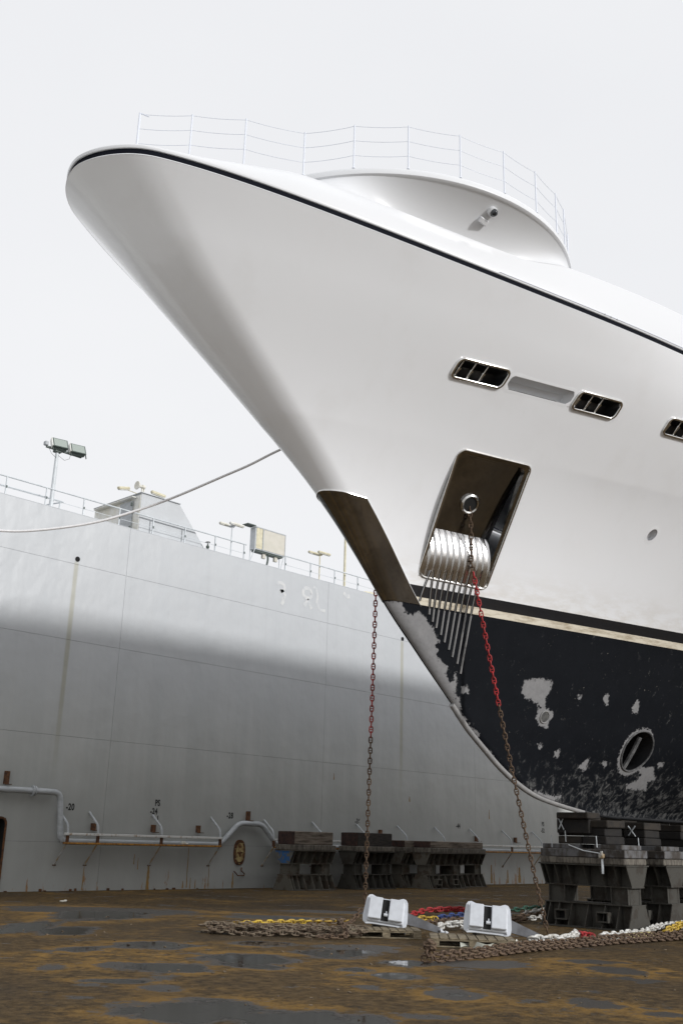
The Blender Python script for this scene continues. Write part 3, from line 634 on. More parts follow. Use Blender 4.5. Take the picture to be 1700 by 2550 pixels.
def hull_material():
    t = NT('hull_paint'); P = t.sep(); x, z = P[0], P[2]
    n1 = t.noise(1.2, 5, .5); n2 = t.noise(2, 6, .65, stretch=(1, 1, 3)); fine = t.noise(18, 6, .7)
    white = t.mix(n1, (.88, .895, .915), (.89, .905, .93))
    dust = t.math('MULTIPLY', t.smooth(t.noise(.8, 7, .65, stretch=(1, 1, .35)), .5, .72), .10)
    white = t.mix(dust, white, (.62, .60, .565))
    gr = t.math('MULTIPLY', t.smooth(t.math('ADD', z, t.math('MULTIPLY', t.math('SUBTRACT', n2, .5), .8)), 7.0, 6.1), t.smooth(n2, .35, .7))
    white = t.mix(t.math('MULTIPLY', gr, .42), white, (.56, .50, .40))
    strip = t.mix(t.smooth(t.noise(1.6, 6, .7, stretch=(1, 1, 6)), .4, .68), (.68, .63, .52), (.36, .30, .21))
    boot = (.006, .008, .012)
    af = t.mix(t.noise(3, 5, .6), (.0035, .0045, .0065), (.008, .0095, .0125))
    # bare primer where the antifouling has been ground off
    pr = t.math('ADD', t.attr('primer'), t.math('ADD', t.math('MULTIPLY', t.math('SUBTRACT', t.noise(9, 6, .7), .5), 1.5), t.math('MULTIPLY', t.math('SUBTRACT', fine, .5), .45)))
    f_p = t.math('MULTIPLY', t.smooth(pr, .40, .60), t.fmix(t.smooth(t.noise(14, 6, .7), .3, .6), .85, 1.0))
    prim = t.mix(t.noise(5, 5), (.20, .20, .205), (.265, .262, .262))
    # scuffs and scratches, thickest along the bottom
    sc = t.noise(6, 8, .75, stretch=(1.0, 1, .8), dist=.6); zone = t.math('MULTIPLY', t.smooth(z, 3.9, 2.6), .13)
    zone = t.math('ADD', zone, t.math('MULTIPLY', t.smooth(x, 17, 22), .035))
    f_s = t.smooth(t.math('ADD', sc, zone), .62, .80)
    diag = t.noise(1.0, 6, .7, vec=None, stretch=(9, 1, 2.4)); f_d = t.math('MULTIPLY', t.smooth(diag, .66, .72), t.smooth(t.noise(.9, 3), .5, .62))
    dots = t.smooth(t.noise(26, 3, .6), .70, .74); dz = t.smooth(t.noise(1.3, 3), .5, .6)
    af = t.mix(t.math('MULTIPLY', t.math('MAXIMUM', f_s, f_d), .55), af, (.20, .20, .195))
    af = t.mix(t.math('MULTIPLY', t.math('MULTIPLY', dots, dz), .7), af, (.45, .43, .36))
    sr = t.smooth(z, 4.66, 4.655); sr2 = t.math('MULTIPLY', sr, t.smooth(z, 4.635, 4.64))
    af = t.mix(f_p, af, prim)
    lv = lambda a: t.math('GREATER_THAN', z, a)
    col = t.mix(lv(5.83), af, strip); col = t.mix(lv(5.965), col, boot); col = t.mix(lv(6.165), col, white)
    is_w = lv(5.965)
    rip = t.new('ShaderNodeBump'); t.l.new(t.noise(.9, 2, .4), rip.inputs['Height']); rip.inputs['Strength'].default_value = .06; rip.inputs['Distance'].default_value = .12
    t.bump(t.math('MULTIPLY', t.math('ADD', t.math('MULTIPLY', fine, .3), f_p), t.math('SUBTRACT', 1.0, lv(5.83))), .25, .01, normal=rip.outputs[0])
    rough = t.fmix(is_w, t.fmix(fine, .5, .75), .30)
    t.set(col, rough, 0, t.fmix(is_w, .09, .5), t.math('MULTIPLY', is_w, .8)); t.b.inputs['Coat Roughness'].default_value = .06; t.b.inputs['Coat IOR'].default_value = 1.6
    return t.m
M_HULL = hull_material()
M_GEL = simple('white_gelcoat', (.68, .69, .705), rough=.3)  # topside white, darkened so the sunlit bulwark does not burn out
M_STEEL = NT('polished_steel'); _t = M_STEEL
_n = _t.noise(1.4, 5, .6, stretch=(1, 1, .5)); _t.bump(_t.noise(2.2, 3, .5), .10, .03)
_st = _t.smooth(_t.noise(2.4, 7, .7, stretch=(3.2, 1, 3.2), dist=1.2), .46, .66)
M_STEEL = _t.set(_t.mix(_t.math('MULTIPLY', _st, .35), _t.mix(_t.smooth(_n, .4, .65), (.27, .268, .265), (.38, .378, .375)), (.12, .118, .115)), _t.fmix(_t.noise(4, 4), .09, .2), 1.0)
M_CHROME = simple('bright_steel', (.72, .71, .69), (.6, .59, .57), 9, .16, 1.0)
M_GROOVE = simple('black_shadow_gap', (.004, .005, .009), rough=.8, spec=.1)
M_PRIMER = simple('grey_primer', (.20, .20, .20), (.25, .245, .24), 5, .7, bump=.1)
M_DKGLASS = NT('dark_dome_glass').set((.02, .025, .03), .05, 0, .8)

M_RAILY = simple('white_rail_paint', (.68, .71, .78), rough=.4)
yacht = thing('motor_yacht', (20, YC, 2.3), 'white motor yacht with black scraped bottom standing on keel blocks', 'yacht')
def make_hull():
    ze = np.concatenate([np.arange(2.30, 6.19, .03), np.arange(6.2, 10.75, .035), [10.75]])
    sA = np.concatenate([np.linspace(0, 1, 22)**2*.9, np.arange(.93, 12.0, .035)]); nA = len(sA)
    tB = np.linspace(0, 1, 45)[1:]
    XE = 46.0
    Xs = XS(ze)[:, None]
    Xp = np.concatenate([Xs+sA[None], (Xs+12.0)+tB[None]*(XE-Xs-12.0)], 1)
    Zp = zmap(ze[:, None]+0*Xp, Xp)
    ZE = ze[:, None]+0*Xp
    flat = lambda a: a.reshape(-1)
    X, Z = flat(Xp).copy(), flat(Zp).copy(); nr, nc = Xp.shape
    idx = np.arange(nr*nc).reshape(nr, nc)
    F = np.stack([idx[:-1, :-1], idx[1:, :-1], idx[1:, 1:], idx[:-1, 1:]], -1).reshape(-1, 4)
    keep = np.ones(len(F), bool)
    for poly in CUTS:
        pa = np.array(poly); lo = pa.min(0)-.1; hi = pa.max(0)+.1
        near = np.where((X > lo[0]) & (X < hi[0]) & (Z > lo[1]) & (Z < hi[1]))[0]
        ins = np.zeros(len(X), bool); ins[near] = in_poly(X[near], Z[near], poly)
        keep &= ~ins[F].all(1)
        bd = np.where(ins)[0]; bx, bz = snap(X[bd], Z[bd], poly); X[bd] = bx; Z[bd] = bz
    Y = YC-hy(X, Z); Y = Y.reshape(nr, nc); Y[:, 0] = YC; Y = Y.reshape(-1)
    prim = np.zeros(len(X), np.float32)
    for poly in PATCH:
        pa = np.array(poly); lo = pa.min(0)-.05; hi = pa.max(0)+.05
        near = np.where((X > lo[0]) & (X < hi[0]) & (Z > lo[1]) & (Z < hi[1]))[0]
        ins = in_poly(X[near], Z[near], poly)
        # soft edge: signed distance clipped to 5 cm
        bx, bz = snap(X[near], Z[near], poly); d = np.hypot(bx-X[near], bz-Z[near])*np.where(ins, 1, -1)
        prim[near] = np.maximum(prim[near], np.clip(.5+d/.16, 0, 1))
    V = np.stack([X, Y, Z], 1); F = F[keep]
    # starboard, coarser
    cs = np.unique(np.concatenate([np.arange(0, 22), np.arange(22, nc, 6), [nc-1]])); rs = np.arange(0, nr, 1)
    Xb = Xp[:, cs]; Zb = Zp[:, cs]; Yb = YC+hyz(Xb, ZE[:, cs]); Yb[:, 0] = YC
    off = len(V); V2 = np.stack([flat(Xb), flat(Yb), flat(Zb)], 1); i2 = np.arange(len(V2)).reshape(Xb.shape)+off
    i2[:, 0] = idx[:, 0]
    F2 = np.stack([i2[:-1, :-1], i2[:-1, 1:], i2[1:, 1:], i2[1:, :-1]], -1).reshape(-1, 4)
    V = np.concatenate([V, V2]); F = np.concatenate([F, F2])
    # transom and bottom strip
    tr = [(int(idx[i, -1]), int(idx[i+1, -1]), int(i2[i+1, -1]), int(i2[i, -1])) for i in range(nr-1)]
    me = bpy.data.meshes.new('hull'); me.from_pydata(V.tolist(), [], F.tolist()+tr); me.materials.append(M_HULL)
    a = me.attributes.new('primer', 'FLOAT', 'POINT'); a.data.foreach_set('value', np.concatenate([prim, np.zeros(len(V2), np.float32)]))
    me.polygons.foreach_set('use_smooth', [True]*len(me.polygons)); me.update()
    me.validate()
    o = obj_from_mesh('hull', me, yacht)
    return o
hull = make_hull()
# rail line round the bow, port stern -> nose -> starboard stern, with plan normals
s_ = np.concatenate([np.linspace(0, 1, 30)**2*1.2, np.linspace(1.2, 12, 120)[1:], np.linspace(12, 39.3, 40)[1:]])
xr = XS(10.75)+s_; br = hyz(xr, 10.75+0*xr)
LINE = [(float(a), float(YC-b)) for a, b in zip(xr[::-1], br[::-1])]+[(float(a), float(YC+b)) for a, b in zip(xr[1:], br[1:])]
def plan_normals(L):
    out = []
    for i in range(len(L)):
        a = Vector(L[max(i-1, 0)]); b = Vector(L[min(i+1, len(L)-1)]); t = (b-a).normalized(); out.append(Vector((t.y, -t.x)))
    # outward is away from the centre line
    c = Vector((20, YC)); k = len(L)//2
    if out[k].dot(Vector(L[k])-c) < 0: out = [-n for n in out]
    return out
NRM = plan_normals(LINE)
capH = pchip([6.5, 7.2, 7.8, 8.7, 9.4, 13.4, 14.6, 17.5, 46], [.23, .24, .30, .48, .62, .70, .92, 1.0, 1.0])
def sweep(secs, name, mat, parent, smooth=True):
    """secs(x, h) -> list of (outward offset, height above sheer)"""
    rows = []
    for (x, y), n in zip(LINE, NRM):
        z0 = float(zs(x)); rows.append([Vector((x+n.x*o, y+n.y*o, z0+dz)) for o, dz in secs(x, float(capH(x)))])
    return MB().grid(rows, smooth).build(name, mat, parent)
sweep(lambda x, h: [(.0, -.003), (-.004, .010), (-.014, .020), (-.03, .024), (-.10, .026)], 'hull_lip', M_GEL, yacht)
sweep(lambda x, h: [(-.03, .02), (-.038, .07), (-.03, .125)], 'shadow_gap', M_GROOVE, yacht)
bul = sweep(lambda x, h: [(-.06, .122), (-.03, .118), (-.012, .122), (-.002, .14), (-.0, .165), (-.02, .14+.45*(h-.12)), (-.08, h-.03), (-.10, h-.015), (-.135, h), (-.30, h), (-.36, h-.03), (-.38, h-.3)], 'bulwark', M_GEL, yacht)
# foredeck
dk = []
for x in np.concatenate([np.linspace(6.9, 12, 30), np.linspace(12, 45, 30)[1:]]):
    b = float(hyz(x, 10.75))-.2; dk.append([Vector((x, YC-b, float(zs(x))+.02)), Vector((x, YC+b, float(zs(x))+.02))])
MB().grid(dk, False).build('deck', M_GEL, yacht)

# helipad: round platform overhanging the bulwark, scooped underneath
HC = (13.36, YC); HR = 3.80; HZ = 12.2
pad = MB()
ring = lambda r, z, n=128: [Vector((HC[0]+r*cos(2*pi*k/n), HC[1]+r*sin(2*pi*k/n), z)) for k in range(n)]
pad.grid([ring(HR-.25, HZ-.19), ring(HR-.04, HZ-.165), ring(HR, HZ-.13), ring(HR+.005, HZ-.06), ring(HR-.02, HZ-.01), ring(HR-.06, HZ), ring(.02, HZ+.01)], True, True)
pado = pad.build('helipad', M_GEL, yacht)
def side_curve():
    A = []; B = []
    t0, t1 = radians(-155), radians(-59)          # along the rim, port side
    n = 60
    for k in range(n+1):
        t = t0+(t1-t0)*k/n; rx, ry = HC[0]+(HR-.03)*cos(t), HC[1]+(HR-.03)*sin(t)
        x = 9.55+(14.75-9.55)*k/n
        b = float(hyz(x, 10.75)); A.append(Vector((x, YC-b+.10, float(zs(x))+float(capH(x))-.02))); B.append(Vector((rx, ry, HZ-.15)))
    return A, B
A, B = side_curve(); rows = []
for j in range(17):
    v = j/16; r = []
    for a, b in zip(A, B):
        # concave: leave the bulwark going up, reach the rim going out
        c = Vector((a.x*.5+b.x*.5, a.y*.5+b.y*.5+.10, a.z*.5+b.z*.5+.03)); r.append(a*(1-v)**2+c*2*v*(1-v)+b*v*v)
    rows.append(r)
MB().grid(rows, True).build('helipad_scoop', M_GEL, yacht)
# light strip in the bulwark's lower edge
pts = [];
for x in np.linspace(12.9, 17.6, 40):
    b = float(hyz(x, 10.75)); pts.append((x, YC-b-.004, float(zs(x))+.155))
MB().tube(pts, .008, 6).build('light_strip', M_RAILY, yacht)
for x in (15.25, 15.4, 15.55): MB().bbox(x-.02, x+.02, YC-float(hyz(x, 10.75))-.012, YC-float(hyz(x, 10.75))+.02, float(zs(x))+.14, float(zs(x))+.17, .006).build('strip_clip', M_RAILW, yacht)
# dome camera and small lamp under the pad
nrm_ = Vector((0, -.66, -.75)).normalized()
Md = lambda p_: Matrix.Translation(p_) @ (-nrm_).to_track_quat('Z', 'Y').to_matrix().to_4x4()
dc = Vector((12.46, 8.77, 11.88))-nrm_*.035
o = MB().lathe([(.01, .05), (.075, .05), (.085, .01), (.085, -.05), (.068, -.06)], Md(dc), 20).build('dome_camera', M_GEL, yacht)
o['label'] = 'small white and black dome camera under the helipad'
MB().lathe([(.07, -.058), (.066, -.085), (.048, -.11), (.022, -.122), (.003, -.125)], Md(dc), 20).build('dome_glass', M_DKGLASS, o)
MB().bbox(-.10, .10, -.05, .05, -.02, .05, .015, Md(Vector((12.42, 8.92, 11.73))-nrm_*.02)).build('pad_lamp', M_GEL, yacht)
# guard wires round the pad
POSTS = [(x*1.018, y*1.018) for x, y in ((7.58, 12.26), (8.18, 11.65), (8.84, 11.07), (9.66, 10.57), (10.15, 9.86), (10.76, 9.22), (11.50, 8.73), (12.32, 8.43), (13.14, 8.34), (13.92, 8.42), (14.42, 8.6), (15.2, 8.95))]
ZT = 13.06
for i in range(3, len(POSTS)):          # the pad's own posts stand just inside its rim
    d_ = (Vector(POSTS[i])-Vector(HC)).normalized()*(HR-.04); POSTS[i] = (HC[0]+d_.x, HC[1]+d_.y)
for i, (x, y) in enumerate(POSTS):
    zb = HZ if i > 2 else 11.2
    o = MB().tube([(x, y, zb), (x, y, ZT)], .014 if i else .02, 8).build('stanchion', M_RAILY, yacht)
    MB().lathe([(.028, 0), (.028, .015), (.012, .04)], Matrix.Translation((x, y, zb)), 8).build('stanchion_foot', M_RAILY, o)
    if i == 0: MB().tube([(x, y, ZT), (x+.1, y-.12, ZT-.08)], .012, 6).build('end_bracket', M_RAILY, o)
for i in range(len(POSTS)-1):
    a, b = POSTS[i], POSTS[i+1]
    for z in (ZT-.02, ZT-.31, ZT-.6):
        za = z; MB().tube([(a[0]*(1-t)+b[0]*t, a[1]*(1-t)+b[1]*t, za-.022*4*t*(1-t)) for t in np.linspace(0, 1, 7)], .005, 5).build('guard_wire', M_RAILY, yacht)

# --- mooring fairleads and slot in the topsides
def recess(poly, depth, name, mat, parent, back=None, shrink=.0):
    c = np.array(poly).mean(0); n = len(poly); a = [hp(x, z, -.002) for x, z in poly]
    yb = max(p.y for p in a)+depth if back is None else back
    b = [Vector((p.x+(c[0]-p.x)*shrink, p.y+depth, p.z+(c[1]-p.z)*shrink)) for p in a]
    v = a+b; m_ = MB(); m_.add(v, [(i, (i+1) % n, n+(i+1) % n, n+i) for i in range(n)], True); m_.add(b, [tuple(range(n))])
    return m_.build(name, mat, parent)
M_INBLK = simple('dark_painted_inside', (.01, .01, .011), rough=.4)
for poly in FAIR:
    fr = MB().tube([hp(x, z, .010) for x, z in poly], .031, 10, closed=True).build('fairlead_frame', M_CHROME, yacht)
    recess(poly, .32, 'fairlead_box', M_INBLK, fr)
    cx = np.mean([q[0] for q in poly])
    for k in (-.40, -.16, .08):
        x = cx+k; b0 = hp(x, 9.425, -.06); b1 = hp(x+.02, 9.72, -.06); L_ = (b1-b0).length
        Mp = Matrix.Translation(b0) @ (b1-b0).to_track_quat('Z', 'Y').to_matrix().to_4x4()
        MB().lathe([(.020, 0), (.034, L_*.46), (.046, L_*.47), (.046, L_*.54), (.016, L_*.56), (.016, L_)], Mp, 10).build('fairlead_post', M_CHROME, fr)
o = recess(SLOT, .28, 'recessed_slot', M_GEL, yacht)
MB().tube([hp(x, 9.57-.112, -.012) for x in np.linspace(14.16, 15.2, 20)], .012, 5).build('slot_gasket', M_GROOVE, o)
_c = np.array(SLOT).mean(0)
_o = [rr_at(_c[0], _c[1], 1.36-.0, .205, .075, n=8), rr_at(_c[0], _c[1], 1.40, .25, .09, n=8), rr_at(_c[0], _c[1], 1.46, .31, .12, n=8)]
MB().grid([[hp(x, z, e) for x, z in ol+[ol[0]]] for ol, e in zip(_o, (.003, .003, .0004))], True).build('slot_collar', M_HULL, yacht)
recess(HOLE, .14, 'drain_opening', M_GEL, yacht)
MB().grid([[hp(19.02+r*cos(t), 7.815+r*sin(t), .003 if r < .15 else .0005) for t in np.linspace(0, 2*pi, 41)] for r in (.105, .125, .16)], True).build('drain_collar', M_HULL, yacht)

# --- anchor pocket
def depth(u, w):
    if w < .56: return .20+.10*(w/.56)
    q = max(0, 1-(w-.56)/.34)
    return .30*q**1.7-.035*sin(pi*min(1, max(0, (w-.56)/.44)))+.012
def pkp(u, w, d): x, z = pk(u, w); p_ = hp(x, z); return Vector((p_.x, p_.y+d, p_.z))
pkt = MB().tube([hp(x, z, .006) for x, z in POCKET], .022, 8, closed=True).build('anchor_pocket', M_CHROME, yacht)
ws = list(np.linspace(0, .56, 14))+list(.56+.44*np.linspace(0, 1, 40)[1:])
MB().grid([[pkp(u, w, depth(u, w)) for u in np.linspace(0, 1, 30)] for w in ws[:14]], True).build('back_plate', M_STEEL, pkt)
RIBS = [.085+.087*k for k in range(11)]
def rib_d(u): return -.028*max(0, math.cos((u-.085)/.087*2*pi))**2
M_ROLL = simple('scuffed_steel', (.74, .73, .72), (.62, .61, .60), 6, .2, 1.0, stretch=(12, 1, 1), bump=.25, bscale=14)
MB().grid([[pkp(u, w, depth(u, w)+rib_d(u)*min(1, (w-.55)*20)) for u in np.linspace(0, 1, 180)] for w in ws[13:]], True).build('chain_fairing', M_ROLL, pkt)
wl = MB(); n = len(POCKET); a = []; b = []
for x, z in POCKET:
    w = (PTL[1]-z)/2.16; u = (x-PTL[0]-PEZ[0]*w)/1.56; p_ = hp(x, z, -.002); a.append(p_); b.append(p_+Vector((0, max(depth(u, max(0, min(1, w))), .012)+.02, 0)))
wl.add(a+b, [(i, (i+1) % n, n+(i+1) % n, n+i) for i in range(n)], True); wl.build('pocket_wall', M_STEEL, pkt)
# flange inside the rim
fl_in = [pk(.5+q/1.56, .5-r/2.16) for q, r in rrect(1.42, 2.02, .10, 6)]
MB().grid([[hp(x, z, -.004) for x, z in POCKET]+[hp(*POCKET[0], -.004)], [hp(x, z, -.03) for x, z in fl_in]+[hp(*fl_in[0], -.03)]], True).build('rim_flange', M_STEEL, pkt)
HAW = pkp(.53, .33, depth(.53, .33))
_a, _b = pkp(.6, .33, depth(.6, .33))-HAW, pkp(.53, .25, depth(.53, .25))-HAW
_n = _a.cross(_b).normalized(); _n = _n if _n.y < 0 else -_n
Mh = Matrix.Translation(HAW) @ _n.to_track_quat('Z', 'Y').to_matrix().to_4x4()
MB().lathe([(.20, -.01), (.20, .04), (.17, .065), (.145, .05), (.14, .03), (.14, -.01)], Mh, 28).build('hawse_ring', M_CHROME, pkt)
MB().lathe([(.142, .034), (.003, .035)], Mh, 24).build('hawse_opening', M_BLACK, pkt)
# rub bars running down from the pocket over the boot stripe
TOPS = [(14.41+.127*i, 6.24+.019*i) for i in range(10)]
ENDS = [(14.36, 5.90), (14.65, 5.69), (14.76, 5.57), (14.87, 5.47), (15.01, 5.36), (15.13, 5.24), (15.27, 5.12), (15.39, 5.0), (15.54, 4.89), (15.67, 4.72)]
for i in range(10):
    (xa, za), (xb, zb) = TOPS[i], ENDS[i]
    slope = (xb-xa)/(zb-za) if i else .1
    zt = za+.22; zm = 5.80 if i else 5.9; P = lambda z: (xa+(z-za)*slope)
    MB().tube([hp(P(z), z, .012) for z in np.linspace(zt, zm, 8)], .021, 8).build('rub_bar', M_STEEL, yacht)
    if i: MB().tube([hp(P(z), z, .008) for z in np.linspace(zm, zb, 6)], .021, 8).build('rub_bar_painted', M_PRIMER, yacht)

# --- steel plate wrapped round the stem, and the bar below it
rows = []
for ze in np.linspace(5.83, 7.50, 40):
    f_ = (ze-5.83)/1.67; wdt = .70-.08*f_; r = []
    top = 7.50
    for s in [1, .8, .62, .46, .32, .2, .11, .05, .015]: r.append((ze, s*wdt, -1))
    r.append((ze, 0, 0))
    for s in [.015, .05, .11, .2, .32, .46, .62, .8, 1]: r.append((ze, s*wdt, 1))
    row = []
    for z_, s, sg in r:
        zz = z_-(.09*s*f_)            # the top edge falls aft
        x = float(XS(zz))+s; y = float(hyz(x, zz))
        e = 2e-3
        nx = -(float(hyz(x+e, zz))-y)/e if s > .02 else -8.0; nz = -(float(hyz(x, zz+e))-y)/e if s > .02 else -4.0
        nn = Vector((nx, sg if sg else 0, nz)).normalized()*.014
        row.append(Vector((x+nn.x, YC+sg*y+nn.y, zz+nn.z)))
    rows.append(row)
MB().grid(rows, True).build('stem_plate', M_STEEL, yacht)
MB().tube([p_ for p_ in rows[-1]], .012, 6).tube([r[0] for r in rows], .012, 6).build('plate_edge', M_CHROME, yacht)
M_AFBLK = simple('antifouling', (.008, .009, .011), (.014, .015, .017), 4, .7)
bar = [(float(XS(z))-.02, YC, z-.01) for z in np.linspace(4.16, 2.36, 50)]
MB().tube(bar, .058, 10).build('stem_bar', M_PRIMER, yacht)
MB().tube([bar[-1]]+[(x, YC, 2.30) for x in (21.5, 24, 28, 34, 40, 45)], .06, 10).build('keel_bar', M_AFBLK, yacht)

# --- bow thruster tunnel and transducer
M_TUN = simple('scuffed_tunnel_rim', (.13, .13, .13), (.05, .05, .052), 9, .8)
tn = recess(THR, .8, 'thruster_tunnel', M_AFBLK, yacht)
MB().tube([hp(x, z, .004) for x, z in THR], .022, 6, closed=True).build('tunnel_lip', M_TUN, tn)
a_, b_ = hp(21.12, 3.92, -.10), hp(20.93, 3.28, -.03)
MB().tube([a_, (a_+b_)/2+Vector((.02, 0, 0)), b_], .05, 8).build('grid_bar', M_TUN, tn)
c_ = hp(18.05, 4.13, 0)
MB().tube([hp(18.05+.115*cos(t), 4.12+.115*sin(t), .01) for t in np.linspace(0, 2*pi, 24, endpoint=False)], .014, 6, closed=True).build('transducer_ring', M_PRIMER, yacht)
M_DKRUB = simple('dark_rubber', (.05, .05, .05), (.09, .09, .085), 10, .6)
MB().add([hp(18.05+.1*cos(t), 4.12+.1*sin(t), .012) for t in np.linspace(0, 2*pi, 20, endpoint=False)], [tuple(range(20))]).build('transducer_face', M_DKRUB, yacht)
# ------------------------------------------------------------------ keel blocks
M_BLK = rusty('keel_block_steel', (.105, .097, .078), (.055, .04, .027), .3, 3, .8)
M_BLKD = rusty('stained_block_steel', (.048, .045, .037), (.026, .021, .015), .3, 3, .85)  # darker copy of the block steel: shade under the hull painted in
M_BLUE = rusty('blue_block_paint', (.022, .10, .26), (.10, .095, .08), .38, 7, .7)
M_CAP = simple('weathered_cap_beam', (.15, .135, .11), (.05, .042, .034), 4, .85, stretch=(4, 4, 1), bump=.3)
M_TIMB = simple('weathered_timber', (.20, .165, .13), (.05, .038, .028), 2.5, .9, stretch=(.6, 2, 5), lo=.35, hi=.7, bump=.5)
M_TIMBD = simple('blackened_timber', (.035, .028, .022), (.012, .010, .009), 4, .9, stretch=(1, 3, 6), bump=.5)
M_TEND = simple('oily_end_grain', (.055, .025, .018), (.018, .011, .010), 9, .9, bump=.4)
def trap(z0, w0, z1, w1): return [(-w0, z0), (w0, z0), (w1, z1), (-w1, z1)]
_rib = {}
def rib_mesh(inv, mat):
    k = (inv, mat.name)
    if k not in _rib:
        pl = trap(.855, .25, 1.255, .44) if inv else trap(.03, .47, .475, .27)
        _rib[k] = MB().prism(pl, lambda a, b, d: (d, a, b), -.012, .012).mesh('rib', mat)
    return _rib[k]
def keel_block(loc, rz, label, L=2.2, timber=.43, tmat=None, fork=False, blue=False, mat=None, cap_h=.17, group='keel blocks on the dock floor', timber_off=0):
    mat = mat or M_BLK
    root = bpy.data.objects.new('keel_block', None); COL.objects.link(root); root.location = loc; root.rotation_euler = (0, 0, rz)
    tag(root, label, 'keel block', group); bpy.context.view_layer.update()
    h = L/2
    base = MB().box(-h-.02, h+.02, -.5, .5, .004, .03).box(-h, h, -.29, .29, .475, .5)
    base.box(-h+.02, h-.02, -.16, -.14, .03, .475).box(-h+.02, h-.02, .14, .16, .03, .475)
    b = base.build('base', mat, root)
    for x in (-h*.72, h*.72):
        MB().box(x-.2, x+.2, -.2, -.185, .5, .83).box(x-.2, x+.2, .185, .2, .5, .83).box(x-.2, x-.185, -.27, .27, .5, .83).box(x+.185, x+.2, -.27, .27, .5, .83).build('neck_post', mat, root)
    up = MB().box(-h, h, -.27, .27, .83, .855).box(-h-.02, h+.02, -.47, .47, 1.255, 1.28).box(-h+.02, h-.02, -.14, -.12, .855, 1.255).box(-h+.02, h-.02, .12, .14, .855, 1.255)
    u = up.build('upper_frame', mat, root)
    nr = 8
    for inv in (False, True):
        for k in range(nr):
            x = [-h+.015, -h+.13, -h+.36, -.38, 0.02, .42, h-.3, h-.015][k]*1.0
            mt = M_BLUE if (blue and inv and k == 0) else mat
            o = place('rib', rib_mesh(inv, mt), Matrix.Translation((x, 0, 0)), u if inv else b)
    if fork:
        for x in (-.55, .45):
            MB().box(x-.14, x+.14, -.49, -.47, .32, .345).box(x-.14, x+.14, -.49, -.47, .14, .165).box(x-.14, x-.115, -.49, -.3, .165, .32).box(x+.115, x+.14, -.49, -.3, .165, .32).box(x-.14, x+.14, -.47, -.3, .32, .345).box(x-.14, x+.14, -.47, -.3, .14, .165).build('fork_pocket', mat, b)
            MB().box(x-.115, x+.115, -.30, -.29, .165, .32).build('pocket_back', M_BLACK, b)
    cp = MB().bbox(-h+.03, h-.03, -.47, .47, 1.283, 1.283+cap_h, .015)
    cp.build('cap_beam', M_CAP, root)
    if timber:
        z0 = 1.285+cap_h
        tb = MB().bbox(-h+.08+timber_off, h-.12+timber_off, -.40, .40, z0, z0+timber, .02).build('timber', tmat or M_TIMB, root)
        MB().bbox(-h+.055+timber_off, -h+.079+timber_off, -.39, .39, z0+.01, z0+timber-.01, .008).build('end_grain', M_TEND, tb)
    return root
keel_block((25.85, 26.5, 0), radians(2), 'stored keel block with a blue end plate and pale timber, leftmost in the row', blue=True, L=2.1, group='stored keel blocks by the wall')
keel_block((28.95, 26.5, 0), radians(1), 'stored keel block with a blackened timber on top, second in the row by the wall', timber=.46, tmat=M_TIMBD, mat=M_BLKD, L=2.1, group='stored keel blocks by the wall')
keel_block((31.9, 26.75, 0), 0, 'stored keel block half hidden behind the forklift-pocket block by the wall', timber=.24, group='stored keel blocks by the wall')
keel_block((32.35, 25.9, 0), radians(1), 'stored keel block with two forklift pockets and a low stained timber, front of the row', timber=.24, fork=True, group='stored keel blocks by the wall')
keel_block((34.6, 26.6, 0), 0, 'bluish stored keel block at the right end of the row by the wall', timber=.24, group='stored keel blocks by the wall')
# under the yacht
for k in range(5):
    lab = ['nearest keel block under the yacht\'s forefoot, with two forklift pockets', 'second keel block under the yacht, half hidden by the first', 'third keel block back under the yacht', 'fourth keel block back under the yacht, in the dark', 'fifth and farthest keel block under the yacht'][k]
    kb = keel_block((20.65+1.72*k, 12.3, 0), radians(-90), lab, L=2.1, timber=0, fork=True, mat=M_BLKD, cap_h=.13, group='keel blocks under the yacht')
M_PAD = simple('wet_grey_pad', (.10, .10, .103), (.035, .028, .022), 3, .75, stretch=(2, 2, 1), lo=.4, hi=.6)  # pad grey lowered to carry the shade under the hull
M_PLY = simple('tarred_timber', (.012, .010, .008), (.006, .005, .005), 6, .9, bump=.4)  # almost black timber tone
M_PLYB = simple('dark_oak_timber', (.026, .020, .014), (.012, .010, .008), 6, .9, bump=.4)
M_TAPE = simple('pale_strap', (.48, .51, .53), (.3, .32, .33), 8, .6)
